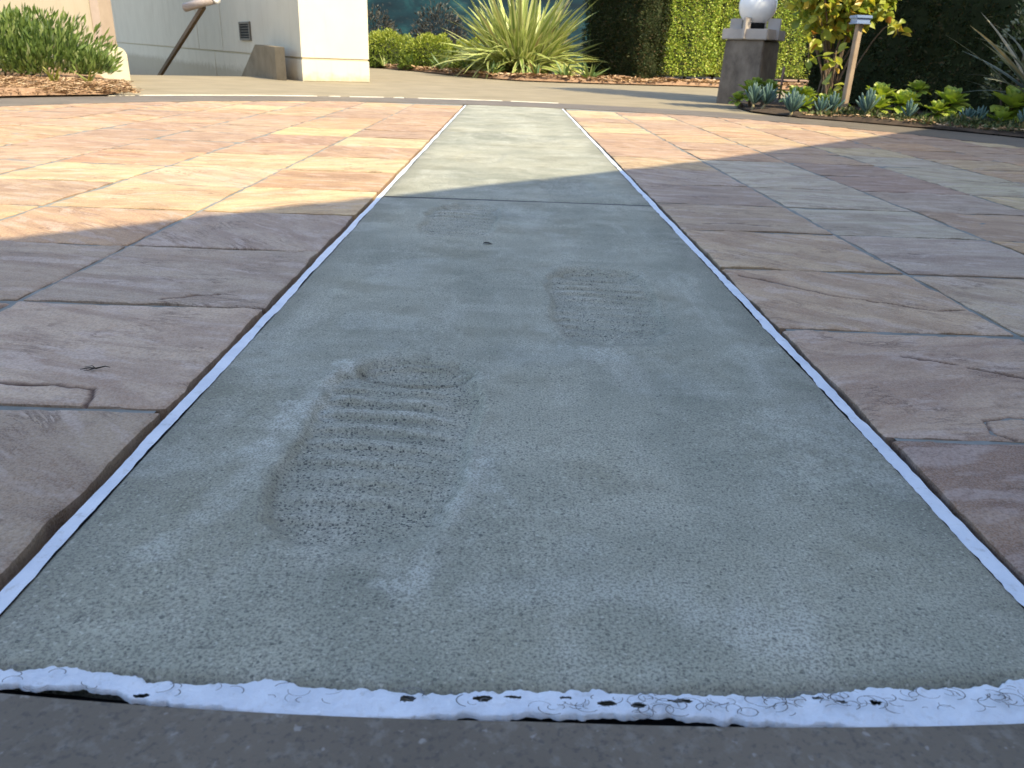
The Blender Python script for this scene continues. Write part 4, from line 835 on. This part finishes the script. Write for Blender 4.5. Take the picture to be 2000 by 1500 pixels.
YLA = mat_leaf('yellow_green_leaf', [(0.0, (0.16, 0.24, 0.04)), (0.5, (0.36, 0.40, 0.07)), (0.9, (0.56, 0.50, 0.08)), (1.0, (0.55, 0.32, 0.06))], 0.4, 0.35)
n_ = 1500; d = sph(n_); P = d * np.array([0.36, 0.22, 0.27]) * (rng.random(n_) ** 0.4)[:, None] + np.array([-0.04, -0.06, 0.80]); leaf_cloud('foliage', P, d * 0.5 + rng.normal(0, 0.8, (n_, 3)), 0.072, 0.048, YLA, yb)
# ------------------------------------------------------------------ succulents
def mat_succ(name, lo, hi, edge, by_len=True):
    m = M(name, 0.42, 0.4); c = m.ramp(m.info().outputs['Random'], [(0.0, lo), (1.0, hi)]); m.color(m.mix(m.math('MULTIPLY', m.attr('across').outputs['Fac'], 0.35), c, edge)); m.translucent(m.mix(1.0, c, (1.3, 1.3, 0.5), 'MULTIPLY'), 0.25); return m.m
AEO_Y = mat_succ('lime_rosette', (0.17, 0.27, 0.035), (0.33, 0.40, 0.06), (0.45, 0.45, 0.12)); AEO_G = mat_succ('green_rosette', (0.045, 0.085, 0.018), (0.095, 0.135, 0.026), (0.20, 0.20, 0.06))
am = [leaf_mesh('leaf', 0.105, 0.066, 5, b, 0.35, 0.2, 0.68) for b in (-0.7, -0.2, 0.3)]
def rosette(t, c, s, mat, n=30, tilt=(0, 0)):
    ax = Vector((tilt[0], tilt[1], 1)).normalized(); q = Zv.rotation_difference(ax).to_matrix()
    for i in range(n):
        a = i * 2.39996; f = i / n; el = 1.35 - 1.35 * f; d = q @ Vector((math.cos(a) * math.cos(el), math.sin(a) * math.cos(el), math.sin(el)))
        put_leaf('leaf', am[0 if f < 0.35 else 1 if f < 0.75 else 2], mat, t, Vector(c) + d * 0.008 - ax * 0.02 * f, d, random.uniform(-.15, .15), s * (0.45 + 0.65 * f))
def aeonium(loc, heads, mat, label):
    t = thing('rosette_succulent', loc, label, 'succulent', 'rosette succulents in the soil bed')
    for (x, y, z, s, tx, ty) in heads:
        tube('stem', [(x * 0.3, y * 0.3, -0.02), (x * 0.8, y * 0.8, z * 0.5), (x, y, z)], [0.013, 0.011, 0.010], BARK, t, 7); rosette(t, (x, y, z), s, mat, 30, (tx, ty))
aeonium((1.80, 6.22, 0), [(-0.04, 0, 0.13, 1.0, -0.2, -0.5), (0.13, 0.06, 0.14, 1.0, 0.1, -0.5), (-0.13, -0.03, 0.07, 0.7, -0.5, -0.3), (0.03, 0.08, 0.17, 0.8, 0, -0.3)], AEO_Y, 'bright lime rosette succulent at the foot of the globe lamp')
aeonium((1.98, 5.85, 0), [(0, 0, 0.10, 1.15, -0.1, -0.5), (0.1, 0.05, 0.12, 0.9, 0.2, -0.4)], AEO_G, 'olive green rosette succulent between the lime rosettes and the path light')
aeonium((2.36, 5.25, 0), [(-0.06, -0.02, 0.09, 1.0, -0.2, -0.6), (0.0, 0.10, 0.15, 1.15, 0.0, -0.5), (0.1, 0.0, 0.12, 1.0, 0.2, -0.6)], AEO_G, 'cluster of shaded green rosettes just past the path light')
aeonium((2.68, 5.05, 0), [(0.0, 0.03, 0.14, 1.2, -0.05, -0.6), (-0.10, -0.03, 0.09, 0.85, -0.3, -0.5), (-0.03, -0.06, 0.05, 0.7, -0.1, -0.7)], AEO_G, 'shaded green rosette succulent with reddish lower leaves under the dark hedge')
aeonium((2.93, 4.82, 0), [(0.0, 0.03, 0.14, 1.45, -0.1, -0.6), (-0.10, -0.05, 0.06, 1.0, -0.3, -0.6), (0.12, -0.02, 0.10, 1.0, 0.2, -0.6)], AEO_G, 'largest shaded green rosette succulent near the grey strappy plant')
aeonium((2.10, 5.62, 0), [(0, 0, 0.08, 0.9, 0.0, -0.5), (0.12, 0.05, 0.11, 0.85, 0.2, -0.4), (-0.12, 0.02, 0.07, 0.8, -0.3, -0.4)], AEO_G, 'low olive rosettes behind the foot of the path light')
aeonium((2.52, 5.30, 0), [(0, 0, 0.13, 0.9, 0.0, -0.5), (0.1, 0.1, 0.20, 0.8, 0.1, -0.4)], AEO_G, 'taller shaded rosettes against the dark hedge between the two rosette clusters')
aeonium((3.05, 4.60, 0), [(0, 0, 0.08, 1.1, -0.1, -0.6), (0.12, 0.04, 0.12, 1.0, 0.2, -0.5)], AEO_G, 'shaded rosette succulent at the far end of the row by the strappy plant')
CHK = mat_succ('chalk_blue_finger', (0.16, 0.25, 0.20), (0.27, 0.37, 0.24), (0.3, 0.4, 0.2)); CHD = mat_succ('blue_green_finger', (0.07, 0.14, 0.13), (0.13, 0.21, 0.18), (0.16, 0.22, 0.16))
def finger_mesh():
    V, F = [], []; N_ = 7
    for i, (y, r) in enumerate(((0, 0.35), (0.25, 0.8), (0.6, 1.0), (0.85, 0.75), (0.97, 0.35), (1.0, 0.05))):
        for k in range(N_): a = 2 * pi * k / N_; V.append((math.cos(a) * r * 0.0095, y * 0.105, math.sin(a) * r * 0.008 + 0.012 * y * y))
    for i in range(5):
        for k in range(N_): F.append((i * N_ + k, i * N_ + (k + 1) % N_, (i + 1) * N_ + (k + 1) % N_, (i + 1) * N_ + k)[::-1])
    me = bpy.data.meshes.new('finger'); me.from_pydata(V, [], F); me.update(); me.shade_smooth(); return me
fgm = finger_mesh()
def chalk(loc, heads, mat, label):
    t = thing('finger_succulent', loc, label, 'succulent', 'blue finger succulents in the soil bed')
    for x, y, z, s, n in heads:
        tube('stem', [(x * 0.5, y * 0.5, -0.02), (x, y, z)], [0.012, 0.009], mat_stem, t, 7)
        for i in range(n):
            a = i * 2.39996; f = i / n; el = 1.5 - 0.95 * f; d = (math.cos(a) * math.cos(el), math.sin(a) * math.cos(el), math.sin(el))
            put_leaf('finger', fgm, mat, t, (x, y, z - 0.012 * f + 0.015 * (1 - f)), d, random.uniform(-.4, .4), s * random.uniform(0.85, 1.15))
mat_stem = mat_plain('pale_stem', (0.22, 0.19, 0.10), (0.32, 0.27, 0.15), 30, 0.8)
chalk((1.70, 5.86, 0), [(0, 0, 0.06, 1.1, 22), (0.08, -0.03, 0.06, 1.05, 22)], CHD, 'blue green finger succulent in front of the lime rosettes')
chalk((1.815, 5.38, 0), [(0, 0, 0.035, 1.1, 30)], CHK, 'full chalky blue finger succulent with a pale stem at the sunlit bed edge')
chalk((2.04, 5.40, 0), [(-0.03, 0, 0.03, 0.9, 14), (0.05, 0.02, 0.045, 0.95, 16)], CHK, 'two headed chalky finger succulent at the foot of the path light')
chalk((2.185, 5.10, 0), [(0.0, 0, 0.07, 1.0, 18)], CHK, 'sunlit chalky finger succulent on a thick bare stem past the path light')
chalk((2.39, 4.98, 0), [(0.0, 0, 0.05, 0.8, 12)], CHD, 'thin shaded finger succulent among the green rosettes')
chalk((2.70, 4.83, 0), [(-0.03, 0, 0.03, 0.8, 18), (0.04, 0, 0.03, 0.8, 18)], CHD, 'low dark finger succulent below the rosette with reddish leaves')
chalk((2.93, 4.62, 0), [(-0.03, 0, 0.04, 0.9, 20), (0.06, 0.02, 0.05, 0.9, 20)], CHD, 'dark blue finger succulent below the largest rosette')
n_ = 3600; a_ = rng.uniform(pi - 1.25, pi - 0.66, n_); r_ = ROUT + 0.02 + np.abs(rng.normal(0, 0.28, n_)); hgt = 0.05 * vn(a_ * 40, r_ * 9, 3) ** 2
GCV = mat_leaf('ground_cover_leaf', [(0.0, (0.030, 0.045, 0.018)), (0.5, (0.07, 0.10, 0.035)), (0.8, (0.13, 0.15, 0.05)), (1.0, (0.26, 0.18, 0.09))], 0.6, 0.15, 0.3)
gc = leaf_cloud('ground_cover', np.c_[CC.x + r_ * np.sin(a_), CC.y - r_ * np.cos(a_), 0.015 + hgt], rng.normal(0, 1, (n_, 3)) + np.array([0, 0, 0.8]), rng.uniform(0.02, 0.045, n_), 0.013, GCV); tag(gc, 'low creeping foliage and dead leaves between the succulents', 'foliage', kind='stuff')
# grey strappy plant at the edge
GRY = mat_flax('grey_strap', (0.075, 0.105, 0.085), (0.13, 0.16, 0.13), (0.24, 0.26, 0.20), 0.15)
gs = thing('grey_strappy_plant', (3.16, 4.98, 0.03), 'grey green strappy plant with long arching leaves at the bed end', 'plant')
gm = [leaf_mesh('leaf', 0.62, 0.03, 8, b, 0.3, 0.4, 0.35) for b in (0.3, 0.8)]
for i in range(46):
    a = random.uniform(0, 6.28); el = random.uniform(0.25, 1.4); put_leaf('leaf', random.choice(gm), GRY, gs, (0.03 * math.cos(a), 0.03 * math.sin(a), 0.08 + 0.08 * random.random()), (math.cos(a) * math.cos(el), math.sin(a) * math.cos(el), math.sin(el)), random.uniform(-.5, .5), random.uniform(0.7, 1.15))
tube('trunk', [(0, 0, -0.04), (0, 0, 0.16)], [0.03, 0.025], BARK, gs, 8)
GLS = mat_leaf('glossy_leaf', [(0.0, (0.04, 0.06, 0.025)), (0.6, (0.10, 0.13, 0.05)), (1.0, (0.42, 0.40, 0.26))], 0.25, 0.15, 0.6)
leafy_shrub('glossy_shrub', (3.34, 5.52, 0.0), (0.2, 0.2, 0.6), 900, 'glossy flecked shrub behind the grey strappy plant', 'shrub', GLS, (0.03, 0.05), 0.018, 0.2, 0.15, 8)

# ------------------------------------------------------------------ small litter on the paving
DRK = mat_plain('dark_litter', (0.02, 0.017, 0.014), (0.04, 0.032, 0.026), 50, 0.7)
tw = thing('dry_twig', (-0.428, 0.716, 0.003), 'tiny dark curled twig lying on the pale sandstone slab', 'twig')
tube('twig_stem', [(-0.016, -0.004, 0.002), (-0.006, 0.0, 0.003), (0.004, -0.001, 0.003), (0.013, 0.005, 0.004), (0.02, 0.004, 0.003)], [0.0005, 0.0009, 0.0012, 0.0008, 0.0004], DRK, tw, 5)
tube('side_shoot', [(0.002, -0.001, 0.003), (-0.004, -0.006, 0.002), (-0.010, -0.007, 0.002)], [0.0009, 0.0006, 0.0003], DRK, tw, 5); tube('side_shoot', [(0.002, 0.0, 0.003), (-0.004, 0.005, 0.004), (-0.014, 0.004, 0.002)], [0.0008, 0.0005, 0.0003], DRK, tw, 5)
tw.scale = (0.75, 0.75, 0.75)
lf = link('fallen_leaf', leaf_mesh('fallen_leaf', 0.018, 0.009, 5, 0.4, 0.4), DRK); lf.location = (-0.064, 1.347, 0.001); lf.rotation_euler = (0.05, 0, -1.3); tag(lf, 'tiny dark fallen leaf on the concrete strip', 'leaf')
